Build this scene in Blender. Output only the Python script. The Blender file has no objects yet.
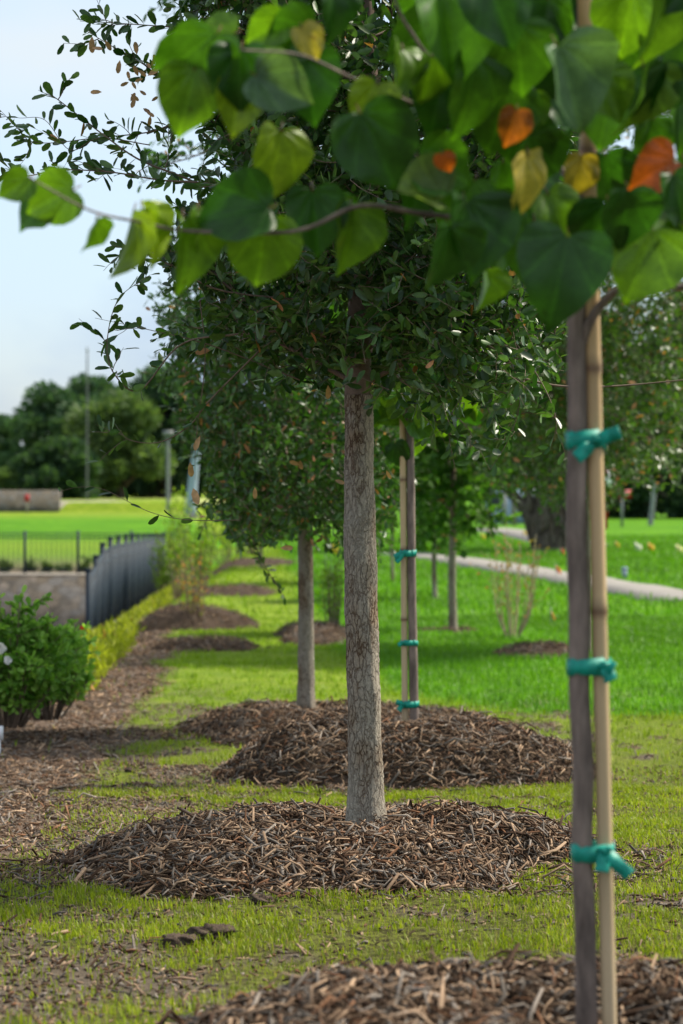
import bpy, math
import numpy as np
from mathutils import Vector
rng = np.random.default_rng(11)
sc = bpy.context.scene
COL = sc.collection
R = math.radians
# ------------------------------------------------------------------ camera
FPX = 85 / 36 * 1024
ZC, HOR = 0.76, 480.0
cam_d = bpy.data.cameras.new('camera'); cam = bpy.data.objects.new('camera', cam_d); COL.objects.link(cam)
cam.location = (0, 0, ZC); cam.rotation_euler = (R(90), 0, 0)
cam_d.sensor_fit = 'VERTICAL'; cam_d.sensor_height = 36; cam_d.sensor_width = 24; cam_d.lens = 85
cam_d.shift_y = -(512 - HOR) / 1024
cam_d.clip_start = 0.05; cam_d.clip_end = 3000
cam_d.dof.use_dof = True; cam_d.dof.focus_distance = 6.15; cam_d.dof.aperture_fstop = 5.6
sc.camera = cam
# ------------------------------------------------------------------ light
SUN_EL, SUN_AZ = R(50), R(68)          # azimuth from +Y towards +X
w = bpy.data.worlds.new('World'); sc.world = w; w.use_nodes = True
nt = w.node_tree; nt.nodes.clear()
def N(nt, t, **k):
    n = nt.nodes.new(t)
    for a, b in k.items(): setattr(n, a, b)
    return n
out = N(nt, 'ShaderNodeOutputWorld'); bg = N(nt, 'ShaderNodeBackground'); bg.inputs[1].default_value = 0.10
sky = N(nt, 'ShaderNodeTexSky', sky_type='NISHITA'); sky.sun_disc = False
sky.sun_elevation = SUN_EL; sky.sun_rotation = SUN_AZ; sky.air_density = 1.0; sky.dust_density = 1.0
tc = N(nt, 'ShaderNodeTexCoord'); mp = N(nt, 'ShaderNodeMapping'); mp.inputs['Scale'].default_value = (3.2, 3.2, 7.0)
mp.inputs['Location'].default_value = (0.55, 0.2, 0.1)
nz = N(nt, 'ShaderNodeTexNoise'); nz.inputs['Scale'].default_value = 1.6; nz.inputs['Detail'].default_value = 6; nz.inputs['Roughness'].default_value = 0.5
rmp = N(nt, 'ShaderNodeValToRGB'); rmp.color_ramp.elements[0].position = 0.40; rmp.color_ramp.elements[1].position = 0.60
rmp.color_ramp.elements[0].color = (0.5, 0.5, 0.5, 1); rmp.color_ramp.elements[1].color = (1, 1, 1, 1)
cl = N(nt, 'ShaderNodeValToRGB')   # cloud colour by elevation: bluish grey low, white above
cl.color_ramp.elements[0].position = 0.0; cl.color_ramp.elements[0].color = (0.40, 0.52, 0.74, 1)
cl.color_ramp.elements[1].position = 0.16; cl.color_ramp.elements[1].color = (0.80, 0.90, 0.98, 1)
e = cl.color_ramp.elements.new(0.075); e.color = (0.55, 0.69, 0.90, 1)
sx = N(nt, 'ShaderNodeSeparateXYZ'); mul = N(nt, 'ShaderNodeVectorMath', operation='SCALE'); mul.inputs['Scale'].default_value = 4.75
mix = N(nt, 'ShaderNodeMix', data_type='RGBA')
L = nt.links.new
L(tc.outputs['Generated'], mp.inputs[0]); L(mp.outputs[0], nz.inputs['Vector']); L(nz.outputs['Fac'], rmp.inputs[0])
L(tc.outputs['Generated'], sx.inputs[0]); L(sx.outputs['Z'], cl.inputs[0]); L(cl.outputs[0], mul.inputs[0])
L(rmp.outputs[0], mix.inputs['Factor']); L(sky.outputs[0], mix.inputs['A']); L(mul.outputs[0], mix.inputs['B'])
L(mix.outputs['Result'], bg.inputs[0]); L(bg.outputs[0], out.inputs[0])
sd = bpy.data.lights.new('sun', 'SUN'); sun = bpy.data.objects.new('sun', sd); COL.objects.link(sun)
sd.energy = 3.7; sd.angle = R(7); sd.color = (1.0, 0.92, 0.78)
tosun = Vector((math.cos(SUN_EL) * math.sin(SUN_AZ), math.cos(SUN_EL) * math.cos(SUN_AZ), math.sin(SUN_EL)))
sun.rotation_euler = tosun.to_track_quat('Z', 'Y').to_euler(); sun.location = (0, 0, 30)
sc.view_settings.view_transform = 'Standard'; sc.view_settings.look = 'None'
sc.view_settings.exposure = 1.08; sc.view_settings.gamma = 1
sc.cycles.max_bounces = 6; sc.cycles.transparent_max_bounces = 6
# ------------------------------------------------------------------ helpers
def P(px, py, Y): return np.array([(px - 341.5) / FPX * Y, Y, ZC - (py - HOR) / FPX * Y])
def X(px, Y): return (px - 341.5) / FPX * Y
_tab = rng.random((256, 256))
def vnoise(x, y):
    x = np.asarray(x, float); y = np.asarray(y, float)
    xi = np.floor(x).astype(int); yi = np.floor(y).astype(int); fx = x - xi; fy = y - yi
    fx = fx * fx * (3 - 2 * fx); fy = fy * fy * (3 - 2 * fy)
    a = _tab[xi & 255, yi & 255]; b = _tab[(xi + 1) & 255, yi & 255]; c = _tab[xi & 255, (yi + 1) & 255]; d = _tab[(xi + 1) & 255, (yi + 1) & 255]
    return (a * (1 - fx) + b * fx) * (1 - fy) + (c * (1 - fx) + d * fx) * fy
def fbm(x, y, o=4):
    s = 0; a = .5; t = 0
    for i in range(o): s = s + a * vnoise(x * 2 ** i + 17.3 * i, y * 2 ** i + 5.1 * i); t += a; a *= .5
    return s / t
def sst(a, b, x): t = np.clip((x - a) / (b - a), 0, 1); return t * t * (3 - 2 * t)
def unit(v): v = np.asarray(v, float); return v / (np.linalg.norm(v, axis=-1, keepdims=True) + 1e-9)

def fmesh(name, V, F, mat, parent=None, cols=None, smooth=False, luv=None):
    V = np.asarray(V, np.float32); me = bpy.data.meshes.new(name)
    if isinstance(F, np.ndarray):
        k = F.shape[1]; m = F.shape[0]; loops = F.reshape(-1).astype(np.int32); starts = (np.arange(m) * k).astype(np.int32)
    else:
        loops = np.array([i for f in F for i in f], np.int32); ln = np.array([len(f) for f in F]); m = len(F)
        starts = np.concatenate([[0], np.cumsum(ln)[:-1]]).astype(np.int32)
    me.vertices.add(len(V)); me.vertices.foreach_set('co', V.ravel())
    me.loops.add(len(loops)); me.loops.foreach_set('vertex_index', loops)
    me.polygons.add(m); me.polygons.foreach_set('loop_start', starts)
    if smooth: me.polygons.foreach_set('use_smooth', np.ones(m, bool))
    me.update(calc_edges=True); me.validate()
    if cols is not None:
        a = me.attributes.new('Col', 'FLOAT_COLOR', 'POINT'); c = np.ones((len(V), 4), np.float32); c[:, :cols.shape[1]] = cols
        a.data.foreach_set('color', c.ravel())
    if luv is not None:
        a = me.attributes.new('luv', 'FLOAT_VECTOR', 'POINT'); a.data.foreach_set('vector', np.asarray(luv, np.float32).ravel())
    if mat: me.materials.append(mat)
    o = bpy.data.objects.new(name, me); COL.objects.link(o)
    if parent: o.parent = parent; o.matrix_parent_inverse = parent.matrix_basis.inverted()
    return o
def tag(o, label=None, cat=None, group=None, kind=None):
    if label: o['label'] = label
    if cat: o['category'] = cat
    if group: o['group'] = group
    if kind: o['kind'] = kind
    return o
def thing(name, label, cat, loc, group=None):
    o = bpy.data.objects.new(name, None); o.empty_display_size = .1; o.location = loc; COL.objects.link(o)
    bpy.context.view_layer.update() if False else None
    return tag(o, label, cat, group)

class MB:
    def __init__(s): s.V = []; s.F = []; s.C = []; s.n = 0
    def add(s, V, F, c=None):
        V = np.asarray(V, float); s.V.append(V); s.F += [tuple(int(i) + s.n for i in f) for f in F]; s.n += len(V)
        s.C.append(np.tile(np.array(c if c is not None else (1, 1, 1), float), (len(V), 1)) if np.ndim(c) < 2 else np.asarray(c))
    def tube(s, pts, rad, k=6, cap=True, c=None):
        pts = np.asarray(pts, float); n = len(pts); rad = np.broadcast_to(rad, (n,))
        T = unit(np.gradient(pts, axis=0)); a = np.array([1., 0, 0]) if abs(T[0][0]) < .8 else np.array([0, 1., 0])
        th = np.arange(k) / k * 2 * math.pi; V = np.zeros((n, k, 3))
        for i in range(n):
            a = a - T[i] * a.dot(T[i]); a /= np.linalg.norm(a) + 1e-9; b = np.cross(T[i], a)
            V[i] = pts[i] + rad[i] * (np.cos(th)[:, None] * a + np.sin(th)[:, None] * b)
        F = []
        for i in range(n - 1):
            for j in range(k): j2 = (j + 1) % k; F.append((i * k + j, i * k + j2, (i + 1) * k + j2, (i + 1) * k + j))
        if cap: F.append(tuple(range(k - 1, -1, -1))); F.append(tuple((n - 1) * k + j for j in range(k)))
        s.add(V.reshape(-1, 3), F, c)
    def box(s, lo, hi, c=None, bev=0):
        lo = np.array(lo, float); hi = np.array(hi, float)
        V = [(x, y, z) for z in (lo[2], hi[2]) for y in (lo[1], hi[1]) for x in (lo[0], hi[0])]
        s.add(V, [(0, 2, 3, 1), (4, 5, 7, 6), (0, 1, 5, 4), (2, 6, 7, 3), (0, 4, 6, 2), (1, 3, 7, 5)], c)
    def obox(s, c0, ax, ay, az, c=None):
        c0, ax, ay, az = map(lambda q: np.array(q, float), (c0, ax, ay, az))
        V = [c0 + i * ax + j * ay + k * az for k in (-1, 1) for j in (-1, 1) for i in (-1, 1)]
        s.add(V, [(0, 2, 3, 1), (4, 5, 7, 6), (0, 1, 5, 4), (2, 6, 7, 3), (0, 4, 6, 2), (1, 3, 7, 5)], c)
    def build(s, name, mat, parent=None, smooth=False):
        return fmesh(name, np.concatenate(s.V), s.F, mat, parent, np.concatenate(s.C), smooth)
def spline(pts, n):
    pts = np.asarray(pts, float)
    if len(pts) == 2: t = np.linspace(0, 1, n)[:, None]; return pts[0] * (1 - t) + pts[1] * t
    Q = np.vstack([2 * pts[0] - pts[1], pts, 2 * pts[-1] - pts[-2]]); o = []
    for u in np.linspace(0, len(pts) - 1 - 1e-6, n):
        i = int(u); t = u - i; a, b, c, d = Q[i:i + 4]
        o.append(.5 * (2 * b + (c - a) * t + (2 * a - 5 * b + 4 * c - d) * t * t + (3 * b - a - 3 * c + d) * t ** 3))
    return np.array(o)

# ------------------------------------------------------------------ materials
def newmat(name):
    m = bpy.data.materials.new(name); m.use_nodes = True; nt = m.node_tree; nt.nodes.clear()
    o = N(nt, 'ShaderNodeOutputMaterial'); b = N(nt, 'ShaderNodeBsdfPrincipled'); nt.links.new(b.outputs[0], o.inputs[0]); return m, nt, b, o
def attr(nt, n='Col'): return N(nt, 'ShaderNodeAttribute', attribute_name=n)
def noise(nt, scale, detail=4, rough=.6, vec=None):
    n = N(nt, 'ShaderNodeTexNoise'); n.inputs['Scale'].default_value = scale; n.inputs['Detail'].default_value = detail; n.inputs['Roughness'].default_value = rough
    if vec: nt.links.new(vec, n.inputs['Vector'])
    return n
def objco(nt, sc_=(1, 1, 1)):
    t = N(nt, 'ShaderNodeTexCoord'); m = N(nt, 'ShaderNodeMapping'); m.inputs['Scale'].default_value = sc_; nt.links.new(t.outputs['Object'], m.inputs[0]); return m.outputs[0]
def ramp(nt, fac, stops):
    r = N(nt, 'ShaderNodeValToRGB'); els = r.color_ramp.elements
    els[0].position = stops[0][0]; els[0].color = (*stops[0][1], 1); els[1].position = stops[-1][0]; els[1].color = (*stops[-1][1], 1)
    for p, c in stops[1:-1]: q = els.new(p); q.color = (*c, 1)
    nt.links.new(fac, r.inputs[0]); return r.outputs[0]
def bump(nt, b, h, s=.5, d=.01):
    u = N(nt, 'ShaderNodeBump'); u.inputs['Strength'].default_value = s; u.inputs['Distance'].default_value = d; nt.links.new(h, u.inputs['Height']); nt.links.new(u.outputs[0], b.inputs['Normal'])
def mulc(nt, a, b_, f=1.0, mode='MULTIPLY'):
    m = N(nt, 'ShaderNodeMix', data_type='RGBA', blend_type=mode); m.inputs['Factor'].default_value = f
    nt.links.new(a, m.inputs['A'])
    if isinstance(b_, tuple): m.inputs['B'].default_value = (*b_, 1)
    else: nt.links.new(b_, m.inputs['B'])
    return m.outputs['Result']
def leafmat(name, trans=.35, rough=.4, back=(1.3, 1.35, 1.2), tcol=(1.7, 1.9, .8), veins=False, spec=.4, nscale=60):
    m, nt, b, o = newmat(name); a = attr(nt); L = nt.links.new
    nz = noise(nt, nscale, 3, .6, objco(nt)); v = ramp(nt, nz.outputs['Fac'], [(.3, (.66, .7, .6)), (.7, (1.3, 1.22, 1.15))])
    c = mulc(nt, a.outputs['Color'], v)
    if veins:
        q = attr(nt, 'luv'); s = N(nt, 'ShaderNodeSeparateXYZ'); L(q.outputs['Vector'], s.inputs[0])
        at = N(nt, 'ShaderNodeMath', operation='ARCTAN2'); L(s.outputs['Y'], at.inputs[0]); L(s.outputs['X'], at.inputs[1])
        ml = N(nt, 'ShaderNodeMath', operation='MULTIPLY'); ml.inputs[1].default_value = 1.75; L(at.outputs[0], ml.inputs[0])
        sn = N(nt, 'ShaderNodeMath', operation='COSINE'); m2 = N(nt, 'ShaderNodeMath', operation='MULTIPLY'); m2.inputs[1].default_value = 6.283
        L(ml.outputs[0], m2.inputs[0]); L(m2.outputs[0], sn.inputs[0])
        vr = ramp(nt, sn.outputs[0], [(.9, (1, 1, 1)), (.995, (1.5, 1.45, 1.3))]); c = mulc(nt, c, vr)
        # autumn blotches, own shape per leaf
        bl = noise(nt, 16, 3, .6, objco(nt)); L2 = N(nt, 'ShaderNodeMath', operation='MULTIPLY'); L(bl.outputs['Fac'], L2.inputs[0]); L(s.outputs['Z'], L2.inputs[1])
        br = ramp(nt, L2.outputs[0], [(.40, (0, 0, 0)), (.50, (1, 1, 1))]); mx = N(nt, 'ShaderNodeMix', data_type='RGBA')
        L(br, mx.inputs['Factor']); L(c, mx.inputs['A']); mx.inputs['B'].default_value = (.30, .065, .012, 1); c = mx.outputs['Result']
        wv = N(nt, 'ShaderNodeTexVoronoi', feature='DISTANCE_TO_EDGE'); wv.inputs['Scale'].default_value = 9; L(q.outputs['Vector'], wv.inputs['Vector']); c = mulc(nt, c, ramp(nt, wv.outputs['Distance'], [(.0, (1.3, 1.28, 1.2)), (.06, (.95, .95, .95))]))
        sp = noise(nt, 95, 2, .5, objco(nt)); c = mulc(nt, c, ramp(nt, sp.outputs['Fac'], [(.70, (1, 1, 1)), (.76, (.45, .3, .2))]))
        bump(nt, b, sn.outputs[0], .35, .002)
    g = N(nt, 'ShaderNodeNewGeometry'); bk = mulc(nt, c, back); mx = N(nt, 'ShaderNodeMix', data_type='RGBA')
    L(g.outputs['Backfacing'], mx.inputs['Factor']); L(c, mx.inputs['A']); L(bk, mx.inputs['B']); L(mx.outputs['Result'], b.inputs['Base Color'])
    b.inputs['Roughness'].default_value = rough; b.inputs['Specular IOR Level'].default_value = spec
    t = N(nt, 'ShaderNodeBsdfTranslucent'); L(mulc(nt, c, tcol), t.inputs[0]); ms = N(nt, 'ShaderNodeMixShader'); ms.inputs[0].default_value = trans
    L(b.outputs[0], ms.inputs[1]); L(t.outputs[0], ms.inputs[2]); L(ms.outputs[0], o.inputs[0]); return m
M_oakleaf = leafmat('oak_leaf', .30, .38, (1.9, 1.8, 2.0), (1.6, 2.0, .7), spec=.5)
M_redleaf = leafmat('redbud_leaf', .40, .42, (1.2, 1.15, 1.1), (1.45, 1.5, .4), veins=True, spec=.4, nscale=25)
M_farleaf = leafmat('far_leaf', .36, .6, (1.2, 1.2, 1.2), spec=.2, nscale=2)
M_grass = leafmat('grass_blade', .35, .5, (1, 1, 1), (1.6, 1.7, .8), spec=.25, nscale=8)
M_flower = leafmat('petal', .3, .6, (1, 1, 1), (1, 1, 1), spec=.2)

def mat_bark(name, light, dark, zs=.3, scale=60, bs=.8, bd=.006, lo=.02, hi=.12):
    m, nt, b, o = newmat(name); co = objco(nt, (1, 1, zs)); L = nt.links.new
    wn = noise(nt, scale * .5, 4, .6, co); ad = N(nt, 'ShaderNodeVectorMath', operation='SCALE'); ad.inputs['Scale'].default_value = .035; L(wn.outputs['Color'], ad.inputs[0])
    a2 = N(nt, 'ShaderNodeVectorMath', operation='ADD'); L(co, a2.inputs[0]); L(ad.outputs[0], a2.inputs[1])
    v = N(nt, 'ShaderNodeTexVoronoi', feature='DISTANCE_TO_EDGE'); v.inputs['Scale'].default_value = scale; L(a2.outputs[0], v.inputs['Vector'])
    n2 = noise(nt, scale * 2.5, 5, .7, objco(nt, (1, 1, .7))); n3 = noise(nt, 9, 3, .6, objco(nt, (1, 1, .5)))
    cr = ramp(nt, v.outputs['Distance'], [(lo, (0, 0, 0)), (hi, (1, 1, 1))])
    # broken cracks: only where the low noise lets them
    md = ramp(nt, n3.outputs['Fac'], [(.36, (0, 0, 0)), (.62, (.85, .85, .85))])
    crk = mulc(nt, cr, md, 1.0, 'ADD'); mx = N(nt, 'ShaderNodeMix', data_type='RGBA'); L(crk, mx.inputs['Factor'])
    tone = ramp(nt, n2.outputs['Fac'], [(.3, tuple(c * .62 for c in light)), (.5, light), (.72, tuple(min(1, c * 1.35) for c in light))])
    tone2 = mulc(nt, tone, ramp(nt, n3.outputs['Fac'], [(.35, (.76, .64, .52)), (.5, (1, .98, .94)), (.75, (1.12, 1.15, 1.12))]))
    mx.inputs['A'].default_value = (*dark, 1); L(tone2, mx.inputs['B']); L(mx.outputs['Result'], b.inputs['Base Color'])
    h = mulc(nt, crk, n2.outputs['Color'], .5); b.inputs['Roughness'].default_value = .9; b.inputs['Specular IOR Level'].default_value = .2
    bump(nt, b, h, bs, bd); return m
M_oakbark = mat_bark('oak_bark', (.31, .275, .23), (.085, .045, .025), .30, 88, 1.0, .004, .01, .13)
M_farbark = mat_bark('dark_bark', (.12, .10, .085), (.03, .025, .02), .3, 6, 1, .05)
M_youngbark = mat_bark('young_oak_bark', (.27, .24, .20), (.09, .055, .035), .3, 70, .8, .004)
def mat_simple(name, c, rough=.6, var=.25, nscale=20, bumpd=0, metallic=0, attrcol=False, stretch=(1, 1, 1), spec=.4):
    m, nt, b, o = newmat(name); n = noise(nt, nscale, 5, .65, objco(nt, stretch))
    v = ramp(nt, n.outputs['Fac'], [(.3, (1 - var,) * 3), (.7, (1 + var,) * 3)])
    if attrcol: base = attr(nt).outputs['Color']
    else: r = N(nt, 'ShaderNodeRGB'); r.outputs[0].default_value = (*c, 1); base = r.outputs[0]
    nt.links.new(mulc(nt, base, v), b.inputs['Base Color']); b.inputs['Roughness'].default_value = rough; b.inputs['Metallic'].default_value = metallic
    b.inputs['Specular IOR Level'].default_value = spec
    if bumpd: bump(nt, b, n.outputs['Fac'], .8, bumpd)
    return m
M_sapbark = mat_simple('sapling_bark', (.17, .13, .11), .75, .65, 42, .003, stretch=(1, 1, .22), spec=.3)
M_twig = mat_simple('twig', (.16, .11, .08), .7, .3, 60, .0005)
M_bamboo = mat_simple('bamboo', None, .45, .12, 60, 0, attrcol=True, stretch=(1, 1, .06))
M_tie = mat_simple('tie_tape', (.0, .27, .20), .5, .3, 70, .0012, spec=.4)
M_chip = mat_simple('wood_chip', None, .9, .3, 160, .0004, attrcol=True, stretch=(1, 1, 1), spec=.15)
M_soil = mat_simple('soil', (.075, .055, .042), .95, .45, 45, .012, spec=.1)
M_moundsoil = mat_simple('mulch_fines', (.06, .042, .03), .95, .5, 60, .01, spec=.1)
M_fence = mat_simple('painted_iron', (.022, .035, .052), .6, .2, 8, 0, spec=.2)
M_conc = mat_simple('concrete', (.20, .185, .165), .85, .12, 3, .004)
M_grey = mat_simple('galvanised', (.20, .21, .22), .6, .15, 6, 0, metallic=.1)
M_darkgrey = mat_simple('weathered_steel', (.10, .11, .11), .6, .15, 6)
M_pale = mat_simple('pale_cloth', (.30, .36, .46), .7, .1, 4)
M_red = mat_simple('red_paint', (.38, .012, .015), .5, .1, 8)
M_white = mat_simple('white_paint', (.75, .76, .78), .5, .08, 8)
M_van = mat_simple('van_paint', (.22, .30, .42), .35, .06, 3)
M_dark = mat_simple('rubber', (.02, .02, .022), .7, .2, 10)
M_glass = mat_simple('window_glass', (.03, .04, .05), .12, .1, 3)
M_flagc = mat_simple('flag_plastic', None, .5, .08, 20, attrcol=True)
M_stoneedge = mat_simple('edging_stone', (.30, .27, .23), .9, .3, 12, .01)
def mat_stone(name):
    m, nt, b, o = newmat(name); co = objco(nt, (1, 1, 1.6)); L = nt.links.new
    v = N(nt, 'ShaderNodeTexVoronoi'); v.inputs['Scale'].default_value = 4.5; L(co, v.inputs['Vector'])
    e = N(nt, 'ShaderNodeTexVoronoi', feature='DISTANCE_TO_EDGE'); e.inputs['Scale'].default_value = 4.5; L(co, e.inputs['Vector'])
    c = ramp(nt, v.outputs['Color'], [(.1, (.07, .065, .06)), (.4, (.12, .10, .08)), (.7, (.11, .11, .115)), (.95, (.18, .15, .125))])
    j = ramp(nt, e.outputs['Distance'], [(.01, (.7, .7, .7)), (.06, (1, 1, 1))]); n = noise(nt, 14, 5, .7, co)
    c = mulc(nt, mulc(nt, c, j), ramp(nt, n.outputs['Fac'], [(.3, (.7, .7, .7)), (.7, (1.2, 1.2, 1.2))])); L(c, b.inputs['Base Color'])
    b.inputs['Roughness'].default_value = .9; bump(nt, b, j, .8, .03); return m
M_stone = mat_stone('stone_wall')

# ------------------------------------------------------------------ terrain
Ya = [-6, 2, 3.4, 5.5, 7, 8.9, 10.6, 14, 20, 30, 64, 68, 110, 600]
Da = [.82, .82, .88, .945, 1.03, 1.15, 1.18, 1.22, 1.25, 1.25, 1.2, 1.28, 1.5, 1.5]
def xfence(y): return np.interp(y, [10, 20, 26, 48, 52], [-2.3, -2.5, -2.72, -3.6, -3.75])
def xbed(y): return np.interp(y, [2, 6.3, 8.9, 11, 13.2, 15.5, 20, 24, 30, 48], [-.70, -.84, -.92, -.98, -1.04, -1.12, -1.40, -1.7, -2.1, -3.0]) + .13 * (fbm(np.asarray(y) * 1.3, np.asarray(y) * 0 + 3.3, 3) - .5) * 2
def drop(x, y):
    x = np.asarray(x, float); y = np.asarray(y, float)
    d = np.interp(y, Ya, Da)
    s = np.clip(-x - 1.45, 0, 1e9); s = np.where(s < .3, s * s / .6, s - .15)
    d = d + .60 * np.minimum(s, 2.2) * sst(10, 22, y)
    basin = sst(16, 24, y) * sst(-.02, .25, xfence(y) - .1 - x)
    d = d * (1 - basin) + 3.7 * basin
    dl = np.interp(y, [50, 58, 64, 66, 89.9, 90.3, 150, 600], [2.0, 1.62, 1.53, 1.57, 1.19, .82, 1.15, 1.4])
    wl = sst(.025, .067, -x / np.maximum(y, 1)) * np.where(x < xfence(50), (y > 50.0) * 1.0, sst(49, 54, y))
    d = d * (1 - wl) + dl * wl
    return d
def gz(x, y):
    n = (fbm(np.asarray(x) * 1.1 + 40, np.asarray(y) * 1.1 + 40, 3) - .5) * .05 * sst(60, 20, np.asarray(y)) * 1.0
    n2 = (fbm(np.asarray(x) * 9, np.asarray(y) * 9, 3) - .5) * .022 * sst(16, 9, np.asarray(y))
    return ZC - drop(x, y) + n + n2
ys = [-6, -4, -2, -1, 0, .5]
y = .8
while y < 22: ys.append(y); y = y * 1.0055
while y < 900: ys.append(y); y = y * 1.022
ys = np.unique(np.round(ys + [49.7, 49.99, 50.02, 50.3, 89.8, 89.95, 90.25, 90.5], 4))
xp = list(np.arange(0, 2.4, .03)) + list(np.arange(2.4, 6, .08)); x = 6.0
while x < 700: xp.append(x); x *= 1.10
xs = np.array(sorted(set([-q for q in xp] + xp)))
GX, GY = np.meshgrid(xs, ys); GZ = gz(GX, GY)
def lush(x, y):      # dark vivid lawn sown on the right, beyond the mulched row
    e = np.interp(y, [0, 11, 12.5, 14, 17, 24, 34, 60], [9, 6, .9, .25, -.1, -.4, -.8, -2]) + .25 * (fbm(x * .9, y * .5, 3) - .5)
    return np.maximum(sst(-.12, .2, x - e), sst(49.5, 50.2, y) * (1 - .75 * np.exp(-((y - 59) / 4.0) ** 2)) * (x < 1) * sst(88, 80, y * (x < 50)))
MOUNDS = [  # x, y, rx, ry, h, n chips, label
    (X(590, 3.4), 3.45, .70, .66, .095, 9500, 'blurred mulch mound in the bottom right corner under the closest staked sapling'),
    (X(330, 6.2), 6.2, .70, .66, .098, 11500, 'wide mulch mound around the foot of the sharp grey oak trunk in the middle'),
    (X(407, 9.5), 9.5, .65, .62, .17, 8000, 'tall domed mulch mound under the distant slim sapling with the bamboo stake'),
    (X(318, 11.3), 11.3, .72, .6, .11, 5000, 'low mulch mound around the second oak trunk, behind the domed mound'),
]
def bare(x, y):
    b = fbm(x * 1.9 + 7, y * 1.0 + 3, 4); b2 = fbm(x * 7, y * 4, 3)
    v = b * .42 + b2 * .58 - .05 * sst(8.5, 5.5, y) - .03
    band = np.exp(-((y - 7.75) / .42) ** 2) * sst(.3, -.25, x) * .22 + np.exp(-((y - 4.35) / .35) ** 2) * .13 * sst(.5, 0, x)
    band = band + np.exp(-((x - xbed(y) - .12) / .34) ** 2) * .15 + .06 * sst(5.2, 4, y) + np.exp(-((y - 4.7) / .12) ** 2) * .02
    band = band + .12 * np.exp(-((y - 7.6) / .4) ** 2 - ((x - .95) / .3) ** 2) + .12*np.exp(-((y - 5.5) / .3) ** 2 - ((x - .65) / .2) ** 2)
    return sst(.50, .60, v + band) * sst(16, 11, y)
def bed(x, y): return sst(.05, -.12, x - xbed(y) - .10 * (fbm(x * 5, y * 5, 2) - .5)) * sst(58, 50, y)
BE, LU, BD = bare(GX, GY), lush(GX, GY), bed(GX, GY)
mcol = np.stack([BE, LU, BD], -1).reshape(-1, 3)
def mat_ground():
    m, nt, b, o = newmat('ground_cover'); L = nt.links.new; co = objco(nt); a = attr(nt); s = N(nt, 'ShaderNodeSeparateColor'); L(a.outputs['Color'], s.inputs[0])
    f = noise(nt, 55, 6, .7, co); g = noise(nt, 3.5, 5, .6, co); h = noise(nt, .35, 4, .6, co)
    dry = ramp(nt, f.outputs['Fac'], [(.36, (.03, .024, .012)), (.5, (.085, .085, .02)), (.62, (.17, .19, .035))])
    yg = ramp(nt, g.outputs['Fac'], [(.3, (.115, .19, .012)), (.5, (.16, .24, .016)), (.7, (.22, .28, .03))])
    mm = N(nt, 'ShaderNodeMix', data_type='RGBA'); cd = N(nt, 'ShaderNodeTexCoord'); sy = N(nt, 'ShaderNodeSeparateXYZ'); L(cd.outputs['Object'], sy.inputs[0])
    fr = ramp(nt, sy.outputs['Y'], [(0, (1, 1, 1)), (1, (1, 1, 1))])
    mr = N(nt, 'ShaderNodeMapRange'); mr.inputs[1].default_value = 7; mr.inputs[2].default_value = 15; L(sy.outputs['Y'], mr.inputs[0]); L(mr.outputs[0], mm.inputs['Factor'])
    L(dry, mm.inputs['A']); L(yg, mm.inputs['B'])
    lu = ramp(nt, g.outputs['Fac'], [(.3, (.05, .16, .004)), (.55, (.08, .22, .006)), (.75, (.13, .27, .01))])
    lu = mulc(nt, lu, ramp(nt, h.outputs['Fac'], [(.35, (.8, .85, .8)), (.65, (1.2, 1.1, 1.0))]))
    m2 = N(nt, 'ShaderNodeMix', data_type='RGBA'); L(s.outputs['Green'], m2.inputs['Factor']); L(mm.outputs['Result'], m2.inputs['A']); L(lu, m2.inputs['B'])
    soil = ramp(nt, f.outputs['Fac'], [(.3, (.05, .04, .03)), (.55, (.14, .11, .08)), (.75, (.22, .18, .14))])
    m3 = N(nt, 'ShaderNodeMix', data_type='RGBA'); L(s.outputs['Red'], m3.inputs['Factor']); L(m2.outputs['Result'], m3.inputs['A']); L(soil, m3.inputs['B'])
    bd = ramp(nt, f.outputs['Fac'], [(.3, (.05, .035, .025)), (.5, (.13, .09, .065)), (.72, (.24, .18, .14))])
    m4 = N(nt, 'ShaderNodeMix', data_type='RGBA'); L(s.outputs['Blue'], m4.inputs['Factor']); L(m3.outputs['Result'], m4.inputs['A']); L(bd, m4.inputs['B'])
    L(m4.outputs['Result'], b.inputs['Base Color']); b.inputs['Roughness'].default_value = .95; b.inputs['Specular IOR Level'].default_value = .1
    bump(nt, b, f.outputs['Fac'], .9, .02); return m
M_ground = mat_ground()
nr, nc = GX.shape; idx = np.arange(nr * nc).reshape(nr, nc)
F = np.stack([idx[:-1, :-1], idx[:-1, 1:], idx[1:, 1:], idx[1:, :-1]], -1).reshape(-1, 4)
g = fmesh('ground', np.stack([GX, GY, GZ], -1).reshape(-1, 3), F, M_ground, None, mcol, True)
tag(g, kind='structure')

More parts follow.
